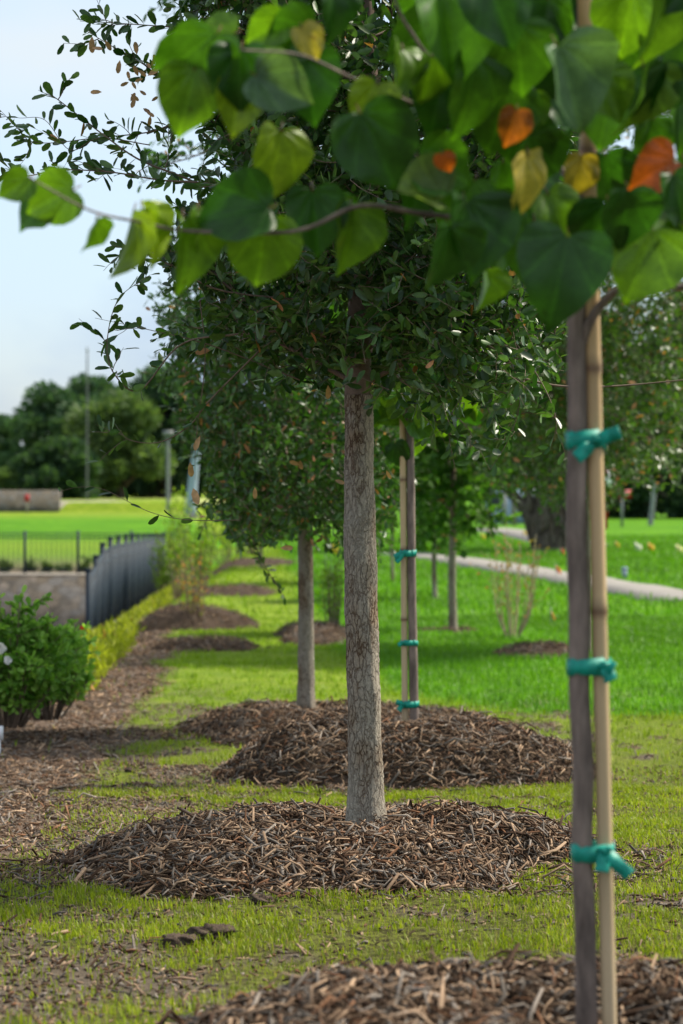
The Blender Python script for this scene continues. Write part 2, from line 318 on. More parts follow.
# ------------------------------------------------------------------ footpaths (concrete slabs)
def slab_path(name, pts, wid):
    c = spline([(a, b, 0) for a, b in pts], 60)[:, :2]; t = unit(np.gradient(c, axis=0)); nrm = np.stack([-t[:, 1], t[:, 0]], -1)
    V = []; F = []
    for i in range(len(c)):
        l = c[i] + nrm[i] * wid / 2; r = c[i] - nrm[i] * wid / 2; z = max(gz(*l), gz(*r), gz(*c[i])) + .012
        V += [(*l, z - .12), (*l, z), (*r, z), (*r, z - .12)]
    for i in range(len(c) - 1):
        a = i * 4
        for k in range(3): F.append((a + k, a + k + 1, a + 5 + k, a + 4 + k))
    return tag(fmesh(name, V, F, M_conc), kind='structure')
D = 1.22
def GP(px, py, d=D): Y = d * FPX / (py - HOR); return (X(px, Y), Y)
slab_path('sidewalk', [(9, 22.5), GP(740, 599), GP(665, 592), GP(600, 582), GP(560, 575), GP(500, 566), GP(455, 559), GP(425, 556), GP(400, 553)], .95)
slab_path('footpath', [GP(575, 545), GP(545, 538), GP(520, 533.5), GP(500, 531), GP(480, 529)], 1.3)

# ------------------------------------------------------------------ wood chips & mounds
def chips(name, Pp, Nn, mat, parent=None, lmin=.015, lmax=.11, wmin=.002, wmax=.0075, tilt=.35, bright=1.0):
    n = len(Pp); Lh = np.exp(rng.normal(math.log(.038), .5, n)).clip(lmin, lmax) / 2; W = rng.uniform(wmin, wmax, n) / 2 * (.42 + Lh * 15); T = rng.uniform(.0008, .0022, n)
    a = rng.uniform(0, 2 * math.pi, n); t = np.stack([np.cos(a), np.sin(a), np.zeros(n)], -1); Nn = unit(Nn)
    t = unit(t - Nn * (t * Nn).sum(-1, keepdims=True)); t = unit(t + Nn * rng.normal(0, tilt, n)[:, None]); s = unit(np.cross(Nn, t)); s = unit(s + Nn * rng.normal(0, .5, n)[:, None]); u = np.cross(t, s)
    bend = rng.normal(0, .26, n) * Lh; V = np.zeros((n, 12, 3))
    for i, q in enumerate((-1, 0, 1)):
        wq = W * (1 if q == 0 else .0 + rng.uniform(.3, .9, n))
        c = Pp + t * (Lh * q)[:, None] + u * (bend * (1 - abs(q)))[:, None] + s * (rng.normal(0, .25, n) * Lh * (1 if q == 0 else 0))[:, None]
        for j, (e1, e2) in enumerate(((-1, -1), (1, -1), (1, 1), (-1, 1))): V[:, i * 4 + j] = c + s * (wq * e1)[:, None] + u * (T * e2)[:, None]
    base = []
    for i in range(2):
        for j in range(4): j2 = (j + 1) % 4; base.append((i * 4 + j, i * 4 + j2, i * 4 + 4 + j2, i * 4 + 4 + j))
    base += [(3, 2, 1, 0), (8, 9, 10, 11)]; Fq = (np.array(base)[None] + (np.arange(n) * 12)[:, None, None]).reshape(-1, 4)
    k = rng.random(n) ** 2.2; c0 = np.array([.040, .022, .013]); c1 = np.array([.34, .235, .155]); c = c0 + (c1 - c0) * k[:, None]
    gr = rng.random(n) < .3; c[gr] = np.array([.10, .085, .072]) * rng.uniform(.5, 2.2, (gr.sum(), 1))
    rd = rng.random(n) < .08; c[rd] = np.array([.13, .065, .035]) * rng.uniform(.6, 1.4, (rd.sum(), 1)); c *= bright
    return fmesh(name, V.reshape(-1, 3), Fq, mat, parent, np.repeat(c, 12, 0))
def mound_h(x, y, m):
    mx, my, rx, ry, h = m[:5]; dx = (x - mx) / rx; dy = (y - my) / ry
    an = np.arctan2(dy, dx); r = np.hypot(dx, dy) / (1 + .14 * np.sin(an * 2 + mx * 9) + .09 * np.sin(an * 3 + my * 5) + .06 * np.sin(an * 5 + my))
    lump = .72 + .56 * fbm(x * 4 + mx * 7, y * 4, 3)
    return 1.35 * h * np.clip(1 - r ** 2.8, -.2, 1) * lump * (1 - .52 * np.exp(-(r / .25) ** 2))
def make_mound(m, label, group='mulch mounds around the young trees', cscale=1):
    mx, my, rx, ry, h, n = m[:6]; root = thing('mulch_mound', label, 'mulch mound', (mx, my, float(gz(mx, my))), group)
    nr_, na = 36, 80; V = []; F = []
    for i in range(nr_ + 1):
        r = 1.18 * i / nr_
        for j in range(na):
            a = 2 * math.pi * j / na; V.append((mx + rx * r * math.cos(a), my + ry * r * math.sin(a)))
    V = np.array(V); hz = mound_h(V[:, 0], V[:, 1], m); z = gz(V[:, 0], V[:, 1]) + hz - .012
    for i in range(nr_):
        for j in range(na): j2 = (j + 1) % na; F.append((i * na + j, i * na + j2, (i + 1) * na + j2, (i + 1) * na + j))
    fmesh('heap', np.column_stack([V, z]), F, M_moundsoil, root, None, True)
    # chips
    k = int(n * 1.6); r = np.sqrt(rng.random(k)) * 1.22; a = rng.random(k) * 2 * math.pi; x = mx + rx * r * np.cos(a); y = my + ry * r * np.sin(a)
    hh = mound_h(x, y, m); keep = (hh > 0) | (rng.random(k) < .22); x, y, hh = x[keep], y[keep], hh[keep]
    e = .01; gx = (mound_h(x + e, y, m) - hh) / e; gy = (mound_h(x, y + e, m) - hh) / e
    Nn = unit(np.column_stack([-gx, -gy, np.ones(len(x))])); z = gz(x, y) + np.maximum(hh, 0) + rng.uniform(-.006, .012, len(x))
    c = chips('wood_chips', np.column_stack([x, y, z]), Nn, M_chip, root, bright=1.12); tag(c, kind='stuff'); c['label'] = 'shredded brown and grey bark chips'
    return root
for m in MOUNDS: make_mound(m, m[6])
GM = [ # far small mounds
    ((X(314, 19), 19, .36, .9, .085, 900), 'small far mulch mound behind the second oak, with thin bare stems'),
    ((X(205, 17.6), 17.6, .44, .35, .06, 900), 'dark mulch ridge on the left slope beside the yellow groundcover'),
    ((X(190, 20.5), 20.5, .50, .6, .14, 900), 'brown mulch hump on the left slope with dry brown stems on it'),
    ((X(232, 27), 27, .45, .9, .06, 700), 'flat far mulch patch below the lime leafy shrubs'),
    ((X(245, 36), 36, .9, 1.2, .06, 500), 'farthest mulch patch at the foot of the lime shrubs'),
    ((X(540, 17.3), 17.2, .30, .5, .06, 700), 'flat dark mulch patch left of the closest sapling on the lush lawn'),
    ((X(445, 19.9), 19.9, .28, .35, .03, 300), 'thin mulch ring round the slim tree on the lawn'),
    ((X(425, 11.6), 12.1, .34, .25, .05, 700), 'low strip of mulch right of the second oak mound'),
]
for m, lb in GM: make_mound(m, lb)
def scatter(n, y0, y1, side=1.0, lo=None, hi=None):
    y = np.sqrt(rng.uniform(y0 ** 2, y1 ** 2, n)); hw = .145 * y + side; x = rng.uniform(-1, 1, n) * hw
    return x, y
def inmound(x, y):
    r = np.zeros(len(x), bool)
    for m in MOUNDS + [q[0] for q in GM]: r |= mound_h(x, y, m) > .004
    return r
# mulch bed on the left and debris over thin grass
x = rng.uniform(-3.2, -.6, 60000); y = np.sqrt(rng.uniform(16, 22 ** 2, 60000)); k = (rng.random(60000) < bed(x, y) * np.clip(1.7 - y / 16, .25, 1)) & ~inmound(x, y) & (x > -.145 * y - .9); x, y = x[k], y[k]
c = chips('mulch_bed', np.column_stack([x, y, gz(x, y) + rng.uniform(0, .012, len(x))]), np.tile([0, 0, 1.], (len(x), 1)), M_chip, bright=1.45); tag(c, 'loose brown mulch covering the bed on the left slope', 'mulch', kind='stuff')
x, y = scatter(26000, 3, 13, .7); k = (rng.random(len(x)) < .10 * fbm(x * 6, y * 6, 2) + .6 * bare(x, y)) & ~inmound(x, y) & (bed(x, y) < .5); x, y = x[k], y[k]
c = chips('scattered_chips', np.column_stack([x, y, gz(x, y) + rng.uniform(0, .01, len(x))]), np.tile([0, 0, 1.], (len(x), 1)), M_chip, lmax=.06, bright=1.05); tag(c, 'loose bark chips strewn over the thin grass', 'wood chips', kind='stuff')
x, y = scatter(90000, 3, 10, .5); k = (rng.random(len(x)) < .12 + .5 * np.maximum(bare(x, y), bed(x, y))) & ~inmound(x, y); x, y = x[k], y[k]
c = chips('soil_crumbs', np.column_stack([x, y, gz(x, y) + rng.uniform(0, .003, len(x))]), np.tile([0, 0, 1.], (len(x), 1)), M_chip, lmin=.004, lmax=.014, wmin=.006, wmax=.014, bright=1.0); tag(c, 'fine crumbs of soil and bark between the grass blades', 'soil crumbs', kind='stuff')
# clods of dark soil
def lump(name, c, r, mat, parent=None, seed=0, sq=.55, k=14):
    V = []; F = []; rr = np.random.default_rng(seed); ph = rr.random(6) * 6
    for i in range(k + 1):
        t = math.pi * i / k
        for j in range(2 * k):
            a = math.pi * j / k; d = np.array([math.sin(t) * math.cos(a), math.sin(t) * math.sin(a), math.cos(t)])
            q = r * (1 + .22 * math.sin(3 * d[0] + ph[0] + 2 * d[2]) + .16 * math.sin(6 * d[1] + ph[1]) + .12 * math.sin(9 * d[2] + 5 * d[0] + ph[2]) + .15 * rr.normal() * (0 < i < k))
            V.append((c[0] + d[0] * q * 1.3, c[1] + d[1] * q, c[2] + d[2] * q * sq))
    for i in range(k):
        for j in range(2 * k): j2 = (j + 1) % (2 * k); F.append((i * 2 * k + j, (i + 1) * 2 * k + j, (i + 1) * 2 * k + j2, i * 2 * k + j2))
    return fmesh(name, V, F, mat, parent, None, False)
for i, (px, py, r, lb) in enumerate([
    (212, 938, .030, 'black soil clod before the wide mound, right one of a close pair'),
    (180, 944, .024, 'dark soil clod before the wide mound, left one of a close pair'),
    (262, 903, .020, 'small soil clod at the front edge of the wide mulch mound'),
    (130, 772, .018, 'dark clod on the grass left of the domed mulch mound'),
    (148, 694, .02, 'dark soil lump at the edge of the mulch bed, farthest up the left slope'),
    (60, 886, .016, 'little clod at the left toe of the wide mulch mound')]):
    Y = 5.0
    for _ in range(30): Y = (ZC - float(gz(X(px, Y), Y))) * FPX / (py - HOR)
    tag(lump('soil_clod', (X(px, Y), Y, float(gz(X(px, Y), Y)) + r * .3), r, M_soil, seed=i), lb, 'soil clod', 'dark clods of soil on the grass')

# ------------------------------------------------------------------ grass
def blades(name, n, y0, y1, side, h, wd, label):
    x, y = scatter(n, y0, y1, side); cl_ = fbm(x * 5 + 3, y * 5, 3); B, Lu, Bd = bare(x, y), lush(x, y), bed(x, y)
    dens = np.clip((cl_ - .24) * 2.6, .25, 1) * (1 - .72 * B) * (1 - .97 * Bd); dens = np.maximum(dens, Lu * .95)
    onpath = np.zeros(len(x), bool)
    k = (rng.random(n) < dens) & ~inmound(x, y); 
    if y1 > 22:
        for pl, wd_ in (([GP(740, 599), GP(665, 592), GP(600, 582), GP(560, 575), GP(500, 566), GP(455, 559), GP(425, 556), GP(400, 553)], .52), ([GP(575, 545), GP(545, 538), GP(520, 533.5), GP(500, 531), GP(480, 529)], .9)):
            c = spline([(a, b, 0) for a, b in [(9, 22.5)] * 0 + pl], 120)[:, :2]
            for q in range(0, n, 20000):
                dd = np.hypot(x[q:q + 20000, None] - c[None, :, 0], y[q:q + 20000, None] - c[None, :, 1]).min(1); onpath[q:q + 20000] |= dd < wd_
        k &= ~onpath & (x > xfence(y) + .1)
    x, y, cl_, Lu = x[k], y[k], cl_[k], Lu[k]; n = len(x); H = h * rng.uniform(.4, 1.15, n) * (.6 + .8 * cl_) * (1 + .5 * Lu)
    W = wd * rng.uniform(.6, 1.3, n) * (.75 + y / (y0 + y1)); a = rng.uniform(0, 2 * math.pi, n); d = np.stack([np.cos(a), np.sin(a), 0 * a], -1); s = np.stack([-np.sin(a), np.cos(a), 0 * a], -1)
    lean = rng.uniform(.1, .9, n); b = np.column_stack([x, y, gz(x, y) - .004]); up = np.array([0, 0, 1.])
    V = np.zeros((n, 5, 3)); hw = (W / 2)[:, None] * s; V[:, 0] = b - hw; V[:, 1] = b + hw
    m = b + up * (H * .6)[:, None] + d * (H * lean * .25)[:, None]; V[:, 2] = m - hw * .8; V[:, 3] = m + hw * .8
    V[:, 4] = b + up * (H * (1 - .25 * lean))[:, None] + d * (H * lean * .8)[:, None]
    F = (np.array([(0, 1, 3), (0, 3, 2), (2, 3, 4)])[None] + (np.arange(n) * 5)[:, None, None]).reshape(-1, 3)
    t = rng.random(n)[:, None]; big = fbm(x * 1.3, y * 1.3, 2)[:, None]
    c = np.array([.14, .21, .007]) * (1 - t) + np.array([.27, .32, .016]) * t; c = c * (.8 + .4 * big)
    dry = rng.random(n) < .13; c[dry] = np.array([.30, .25, .13]) * rng.uniform(.5, 1.1, (dry.sum(), 1))
    cg = np.array([.06, .18, .005]) * (1 - t) + np.array([.12, .28, .009]) * t; cg = cg * (.6 + .8 * big); c = c * (1 - Lu[:, None]) + cg * Lu[:, None]
    far = sst(8, 14, y)[:, None] * (1 - Lu[:, None]); c = c * (1 - far) + np.array([.16, .26, .008]) * (.8 + .4 * t) * far
    o = fmesh(name, V.reshape(-1, 3), F, M_grass, None, np.repeat(c, 5, 0)); return tag(o, label, 'grass', kind='stuff')
blades('grass', 430000, 2.9, 9, .8, .026, .0022, 'thin short yellow-green grass in the foreground with bare gaps')
blades('grass', 150000, 9, 22, 1.2, .038, .0045, 'short bright grass between the mulch mounds and the far lawn')
blades('grass', 110000, 22, 52, 2.0, .055, .012, 'lush green lawn around the concrete path')

# ------------------------------------------------------------------ leaves
OAK_T = np.array([(0, 0, 0), (.33, -.40, .12), (.74, -.46, .10), (1, 0, -.10), (.74, .46, .10), (.33, .40, .12), (.3, 0, 0), (.72, 0, -.02), (.94, -.25, 0), (.94, .25, 0)])
OAK_F = np.array([(0, 1, 6), (0, 6, 5), (1, 2, 7), (1, 7, 6), (6, 7, 4), (6, 4, 5), (2, 8, 7), (8, 3, 7), (7, 3, 9), (7, 9, 4)])
FAR_T = np.array([(0, 0, 0), (.5, -.5, .1), (1, 0, 0), (.5, .5, .1)]); FAR_F = np.array([(0, 1, 2), (0, 2, 3)])
def leafarr(T, Fc, Pp, Dd, Nn, Ls, Ws, cols):
    n = len(Pp); Dd = unit(Dd); S = unit(np.cross(Nn, Dd)); U = np.cross(Dd, S)
    V = Pp[:, None] + Dd[:, None] * (T[None, :, 0] * Ls[:, None])[..., None] + S[:, None] * (T[None, :, 1] * Ws[:, None])[..., None] + U[:, None] * (T[None, :, 2] * Ws[:, None])[..., None]
    return V.reshape(-1, 3), (Fc[None] + (np.arange(n) * len(T))[:, None, None]).reshape(-1, 3), np.repeat(cols, len(T), 0)
def oakcols(n, dark=(.022, .055, .012), light=(.06, .12, .025), brown=.012, p=1.3):
    t = rng.random((n, 1)) ** p; c = np.array(dark) * (1 - t) + np.array(light) * t
    b = rng.random(n) < brown; c[b] = np.array([.33, .15, .06]) * rng.uniform(.6, 1.3, (b.sum(), 1)); return c
class Tree:
    def __init__(s): s.br = MB(); s.P = []; s.D = []
    def leaves_on(s, path, step, start=0.0, spread=.9, nper=1):
        seg = np.linalg.norm(np.diff(path, axis=0), axis=1); cum = np.concatenate([[0], np.cumsum(seg)]); q = np.arange(start * cum[-1], cum[-1], step)
        if len(q) == 0: q = np.array([cum[-1]])
        q = np.repeat(q, nper); pts = np.stack([np.interp(q, cum, path[:, i]) for i in range(3)], -1); T = unit(np.gradient(path, axis=0)); Tq = unit(np.stack([np.interp(q, cum, T[:, i]) for i in range(3)], -1))
        r = rng.normal(size=(len(q), 3)); d = unit(Tq * .7 + unit(r) * spread + np.array([0, 0, .05])); s.P.append(pts); s.D.append(d)
    def twig(s, path, r0, r1, k=5): s.br.tube(path, np.linspace(r0, r1, len(path)), k, False)
def wander(a, d, Ln, n=5, curl=.25, grav=0.0):
    pts = [np.array(a, float)]; d = unit(d)
    for i in range(n):
        d = unit(d + rng.normal(0, curl, 3) * .6 + np.array([0, 0, grav])); pts.append(pts[-1] + d * Ln / n)
    return np.array(pts)
def crown_tree(T, axis, inside, nprim, plen, nsec, slen, ntw, tlen, lstep, rbase, up=.45, grav=0.0, zr=(0, 1)):
    """axis: leader polyline; inside(p) -> bool envelope"""
    for i in range(nprim):
        u = zr[0] + (zr[1] - zr[0]) * (i + rng.random()) / nprim; q = u * (len(axis) - 1); j = min(int(q), len(axis) - 2); a = axis[j] * (1 - q + j) + axis[j + 1] * (q - j)
        an = i * 2.4 + rng.normal(0, .4); d = np.array([math.cos(an), math.sin(an), up + .5 * u * rng.random() + rng.normal(0, .15)]); Ln = plen(u) * rng.uniform(.75, 1.15)
        p = wander(a, d, Ln, 7, .2, grav); ok = [inside(v) for v in p]; m = len(p) if all(ok) else max(3, ok.index(False)) if False in ok[2:] else 3
        p = p[:m + 1] if m < len(p) else p; T.twig(p, rbase * (1 - .5 * u), rbase * .25, 5); Lp = np.linalg.norm(p[-1] - p[0])
        for k in range(nsec):
            v = .15 + .85 * (k + rng.random()) / nsec; q = v * (len(p) - 1); j = min(int(q), len(p) - 2); b = p[j] * (1 - q + j) + p[j + 1] * (q - j)
            d2 = unit(unit(p[j + 1] - p[j]) * .6 + unit(rng.normal(size=3)) * .9 + np.array([0, 0, .15])); s = wander(b, d2, slen * rng.uniform(.5, 1.2) * (1.1 - .5 * v), 5, .3, grav)
            if not inside(s[-1]) and rng.random() < .8: s = s[:3]
            T.twig(s, rbase * .25, rbase * .12, 4); T.leaves_on(s, lstep * 1.5, .3)
            for w_ in range(ntw):
                j = rng.integers(1, len(s)); t = wander(s[j], unit(s[j] - s[j - 1]) * .5 + unit(rng.normal(size=3)), tlen * rng.uniform(.4, 1.2), 3, .3, grav)
                T.twig(t, rbase * .12, rbase * .06, 3); T.leaves_on(t, lstep, .1)
def fill(T, inside, lo, hi, n, per, size, r, dens=None, ns=3.0):
    lo, hi = np.array(lo), np.array(hi); c = 0; tries = 0
    while c < n and tries < n * 40:
        tries += 1; p = lo + (hi - lo) * rng.random(3)
        if not inside(p): continue
        if dens is not None and rng.random() > dens(p): continue
        if float(fbm(p[0] * ns / size * .12 + 50, p[2] * ns / size * .12 + p[1] * 2.1 + 50, 2)) < .36: continue
        c += 1; t = wander(p, unit(rng.normal(size=3) + [0, 0, .2]), size * rng.uniform(.6, 1.3), 4, .3); T.twig(t, r, r * .4, 3); T.leaves_on(t, size / per, .0, .95)
def pxof(p): return 341.5 + p[0] / p[1] * FPX, HOR + (ZC - p[2]) / p[1] * FPX
def finish_leaves(T, name, mat, parent, Ls, asp, tmpl, cols, nup=.6, droop=0.0):
    Pp = np.concatenate(T.P); Dd = np.concatenate(T.D); n = len(Pp); Dd = unit(Dd + np.array([0, 0, -droop])); Nn = unit(rng.normal(size=(n, 3)) * .8 + np.array([0, 0, nup])); Ls = rng.uniform(*Ls, n)
    V, F, C = leafarr(tmpl[0], tmpl[1], Pp, Dd, Nn, Ls, Ls * asp * rng.uniform(.8, 1.2, n), cols(n)); o = fmesh(name, V, F, mat, parent, C, True); return o, n
def trunk(name, pts, rad, mat, parent, k=28, n=90, ridge=.03, seed=1, knots=(), flare=.0):
    path = spline(pts, n); rr = np.interp(np.linspace(0, 1, n), np.linspace(0, 1, len(rad)), rad); T = unit(np.gradient(path, axis=0)); V = []
    ph = np.random.default_rng(seed).random(8) * 6
    for i in range(n):
        a = np.array([1., 0, 0]); a -= T[i] * a.dot(T[i]); a /= np.linalg.norm(a); b = np.cross(T[i], a); z = path[i][2]
        for j in range(k):
            th = 2 * math.pi * j / k; q = 1 + ridge * (math.sin(3 * th + ph[0] + z * 4) + .7 * math.sin(7 * th + ph[1] + z * 11) + .8 * math.sin(z * 37 + ph[2] + th)) + ridge * float(rng.normal()) * .5
            q += flare * 1.5 * math.exp(-(i / n) * 22) * (1 + .4 * math.sin(4 * th + ph[3]))
            for kz, ka, kh in knots: q += kh * math.exp(-((z - kz) / .025) ** 2 - ((math.atan2(math.sin(th - ka), math.cos(th - ka))) / .6) ** 2)
            V.append(path[i] + rr[i] * q * (math.cos(th) * a + math.sin(th) * b))
    F = []
    for i in range(n - 1):
        for j in range(k): j2 = (j + 1) % k; F.append((i * k + j, i * k + j2, (i + 1) * k + j2, (i + 1) * k + j))
    F.append(tuple((n - 1) * k + j for j in range(k))); return fmesh(name, V, F, mat, parent, None, True)

# ---- oak in focus (middle)
def oak(label, base, tpts, trad, axis, env, args, lsz, mat_tr=M_oakbark, extra=None, cols=None, knots=(), asp=.42, tmpl=(OAK_T, OAK_F), group='young oaks planted in the mulched row', k=28, n=90, fl=None, **kw):
    root = thing('oak_tree', label, 'tree', tuple(base), group); trunk('trunk', tpts, trad, mat_tr, root, knots=knots, k=k, n=n, flare=.25)
    T = Tree(); T.br.tube(axis, np.linspace(trad[-1], trad[-1] * .25, len(axis)), 8); crown_tree(T, axis, env, **args, **kw)
    if extra: extra(T)
    if fl: fill(T, env, *fl)
    T.br.build('branches', M_twig, root, True); o, nl = finish_leaves(T, 'crown', M_oakleaf, root, lsz, asp, tmpl, cols or (lambda n: oakcols(n))); tag(o, kind=None); print(label, 'leaves', nl); return root
Y2 = 6.2
def env2(p):
    px = 341.5 + p[0] / p[1] * FPX; py = HOR + (ZC - p[2]) / p[1] * FPX
    if py > 395 - .25 * abs(px - 366) * (px < 366) + .6 * max(0, px - 445): return False
    lim = np.interp(py, [-500, -100, 100, 250, 400], [90, 150, 190, 190, 240]); limr = np.interp(py, [-500, -100, 100, 300, 480], [560, 600, 590, 560, 500])
    return lim < px < limr and abs(p[1] - Y2) < .62
axis2 = spline([P(358, 408, Y2), P(360, 300, Y2 + .02), P(372, 150, Y2 - .02), P(366, -40, Y2), P(372, -260, Y2)], 24)
def extra2(T):
    def hand(pts, Yc, r0=.0028, step=.017, sub=3, sp=.9, st=.15, k=5):
        q = [P(a, b, Yc + rng.normal(0, .015) * (i > 0)) for i, (a, b) in enumerate(pts)]; p = spline(q, 6 * len(pts)); T.twig(p, r0, r0 * .25, k); T.leaves_on(p, step, st, sp)
        for i in range(sub):
            j = rng.integers(len(p) // 3, len(p) - 1); t = wander(p[j], unit(p[j + 1] - p[j]) * .7 + unit(rng.normal(size=3) * [1, .5, 1]) * .8, rng.uniform(.04, .12), 4, .25); T.twig(t, r0 * .4, r0 * .15, 4); T.leaves_on(t, step, .1, sp)
    hand([(330, 250), (240, 205), (190, 180), (140, 160), (105, 136), (65, 105), (53, 96)], 6.1, .004, .014, 7)
    hand([(340, 190), (265, 125), (190, 120), (150, 132), (95, 138), (50, 143), (20, 140)], 6.2, .003, .015, 8)
    hand([(320, 230), (230, 188), (160, 180), (110, 172), (60, 170), (25, 176), (5, 168)], 6.05, .003, .016, 7)
    hand([(150, 145), (100, 138), (70, 150), (45, 120), (20, 118), (0, 116)], 6.15, .0016, .022, 3)
    hand([(320, 130), (240, 95), (170, 80), (140, 62), (110, 45), (85, 30)], 6.25, .003, .014, 8)
    hand([(330, 60), (260, 30), (190, 28), (130, 24), (80, 21)], 6.2, .003, .014, 7)
    hand([(300, 40), (230, 15), (190, -5), (150, -20)], 6.25, .003, .013, 7)
    hand([(300, 300), (220, 290), (170, 265), (130, 250), (112, 270)], 6.15, .003, .014, 7)
    hand([(290, 330), (230, 335), (180, 345), (140, 390), (115, 375), (107, 345), (118, 300), (150, 275)], 6.05, .003, .018, 5)
    hand([(260, 350), (210, 400), (190, 425), (160, 442), (130, 440), (118, 428)], 6.1, .0026, .03, 3)
    hand([(300, 380), (210, 345), (150, 330), (95, 318)], 6.2, .002, .03, 3)
    hand([(240, 520), (190, 520), (150, 512), (105, 490), (80, 487), (58, 492)], 6.15, .0012, .045, 0)
    hand([(400, 380), (430, 400), (465, 425), (490, 470)], 5.95, .002, .02, 2)
    hand([(520, 378), (560, 386), (615, 386), (683, 380), (720, 376)], 6.05, .0036, .14, 1)
    hand([(480, 340), (510, 362), (520, 400), (508, 440), (490, 470)], 5.9, .002, .03, 2)
    hand([(450, 330), (480, 360), (450, 420), (455, 470)], 5.95, .002, .018, 3); hand([(430, 330), (540, 350), (560, 300)], 6.0, .003, .015, 6)
    hand([(500, 320), (540, 380), (556, 420), (550, 450)], 5.95, .002, .025, 3)
    hand([(200, 300), (205, 360), (196, 440), (195, 480)], 6.1, .0016, .05, 0)
    # little hanging dead leaves
oak('sharp grey-barked oak in the middle, its trunk rising from the wide mulch mound', P(366, 822, Y2), [P(367, 832, Y2), P(364, 700, Y2), P(361, 560, Y2), P(359, 480, Y2), P(359, 395, Y2)], [.0455, .042, .042, .038, .036], axis2, env2,
    dict(nprim=34, plen=lambda u: .62 - .18 * u, nsec=11, slen=.26, ntw=5, tlen=.12, lstep=.0125, rbase=.008, up=.35, zr=(.02, 1)), (.028, .047), extra=extra2,
    cols=lambda n: oakcols(n, (.012, .045, .008), (.065, .13, .028), .008), knots=((float(P(0, 525, Y2)[2]), 4.3, .16), (float(P(0, 512, Y2)[2]), 5.2, .1), (float(P(0, 562, Y2)[2]), 4.9, .1), (float(P(0, 610, Y2)[2]), 4.0, .06), (float(P(0, 690, Y2)[2]), 5.3, .05)), k=48, n=220, fl=((-.5, 5.6, .7), (.7, 6.75, 2.3), 2100, 8, .10, .0012, lambda p: min(1, max(.04, (pxof(p)[0] - 185) / 90))))
# dead brown leaves still on the middle oak
root2 = [o for o in bpy.data.objects if o.name.startswith('oak_tree')][0]
pts = [(92, 36, 90, 20), (105, 40, 60, 14), (92, 48, 10, 14), (120, 60, 100, 16)] + [(rng.uniform(128, 175), rng.uniform(52, 118), rng.uniform(0, 360), rng.uniform(9, 16)) for _ in range(26)] + [(200, 436, 110, 18), (190, 462, 85, 18), (193, 488, 70, 24), (102, 92, 180, 14), (255, 487, 90, 14), (300, 460, 80, 14), (335, 480, 20, 13), (280, 548, 0, 16), (386, 470, 60, 12), (300, 465, 200, 14), (322, 455, 0, 14), (310, 300, 60, 14), (328, 385, 90, 18)]
PP = np.array([P(a, b, 6.08 + rng.normal(0, .03)) for a, b, _, _ in pts]); an = np.radians([p[2] for p in pts]); DD = np.stack([np.cos(an), rng.normal(0, .3, len(pts)), -np.sin(an)], -1); sz = np.array([p[3] for p in pts]) / FPX * 6.1
V, F, C = leafarr(OAK_T, OAK_F, PP, DD, unit(np.stack([rng.normal(0, .3, len(pts)), -np.ones(len(pts)), rng.normal(.2, .3, len(pts))], -1)), sz * .85, sz * .36, np.array([.36, .20, .11]) * rng.uniform(.6, 1.2, (len(pts), 1)))
fmesh('dead_leaves', V, F, M_oakleaf, root2, C, True)['label'] = 'dry tan leaves'

# ---- second oak (behind left), third (behind closest sapling)
def env_px(cx, y_bot, y_top, hw_, Yc, dy):
    def f(p):
        px = 341.5 + p[0] / p[1] * FPX; py = HOR + (ZC - p[2]) / p[1] * FPX; v = (py - y_top) / (y_bot - y_top)
        if v > 1: return False
        ww = hw_ * math.sqrt(max(.08, 1 - (max(v, .0) * 1.5 - .55) ** 2 * .8)); return abs(px - cx) < ww and abs(p[1] - Yc) < dy
    return f
Y4 = 11.3
oak('second oak standing left of and behind the sharp trunk, brown leaves low in its crown', P(306, 709, Y4), [P(306, 716, Y4), P(306, 600, Y4), P(305, 480, Y4), P(304, 420, Y4)], [.040, .036, .034, .03],
    spline([P(304, 430, Y4), P(300, 300, Y4), P(305, 150, Y4), P(300, 0, Y4)], 20), env_px(305, 535, 60, 135, Y4, .75),
    dict(nprim=26, plen=lambda u: .75 - .25 * u, nsec=9, slen=.32, ntw=5, tlen=.14, lstep=.016, rbase=.011, up=.0, grav=-.06), (.032, .05), cols=lambda n: oakcols(n, (.02, .065, .012), (.07, .15, .03), .03), n=120, fl=((-.9, 10.5, .4), (.6, 12.1, 1.7), 2300, 8, .14, .0016),
    extra=lambda T: [(lambda p: (T.twig(p, .005, .0015, 4), T.leaves_on(p, .016, .3)))(spline([P(a, b, Y4 - .3) for a, b in q], 12)) for q in ([(300, 430), (260, 470), (240, 520), (270, 580)], [(300, 430), (330, 470), (345, 520), (340, 545)], [(290, 420), (240, 460), (215, 500), (200, 535)], [(285, 400), (300, 470), (270, 520), (255, 545)], [(280, 480), (250, 520), (262, 560), (285, 598)], [(240, 450), (220, 500), (235, 540)])])
Y6 = 17.5
oak('third oak whose trunk hides behind the closest sapling, speckled pale and orange leaves', P(586, 652, Y6), [P(586, 660, Y6), P(587, 560, Y6), P(586, 440, Y6)], [.04, .035, .03],
    spline([P(586, 440, Y6), P(590, 330, Y6), P(585, 200, Y6), P(590, 120, Y6)], 16), (lambda f: (lambda p: f(p) and pxof(p)[1] < 500 - .28 * max(0, pxof(p)[0] - 590)))(env_px(578, 503, 150, 140, Y6, 1.0)),
    dict(nprim=24, plen=lambda u: 1.1 - .45 * u, nsec=9, slen=.42, ntw=5, tlen=.2, lstep=.022, rbase=.014, up=.05, grav=-.04), (.045, .07), mat_tr=M_youngbark, cols=lambda n: oakcols(n, (.025, .065, .010), (.09, .15, .03), .035, 1.0), n=60, tmpl=(FAR_T, FAR_F), asp=.42, fl=((.6, 16.5, .5), (3, 18.5, 2.6), 2600, 8, .22, .002))

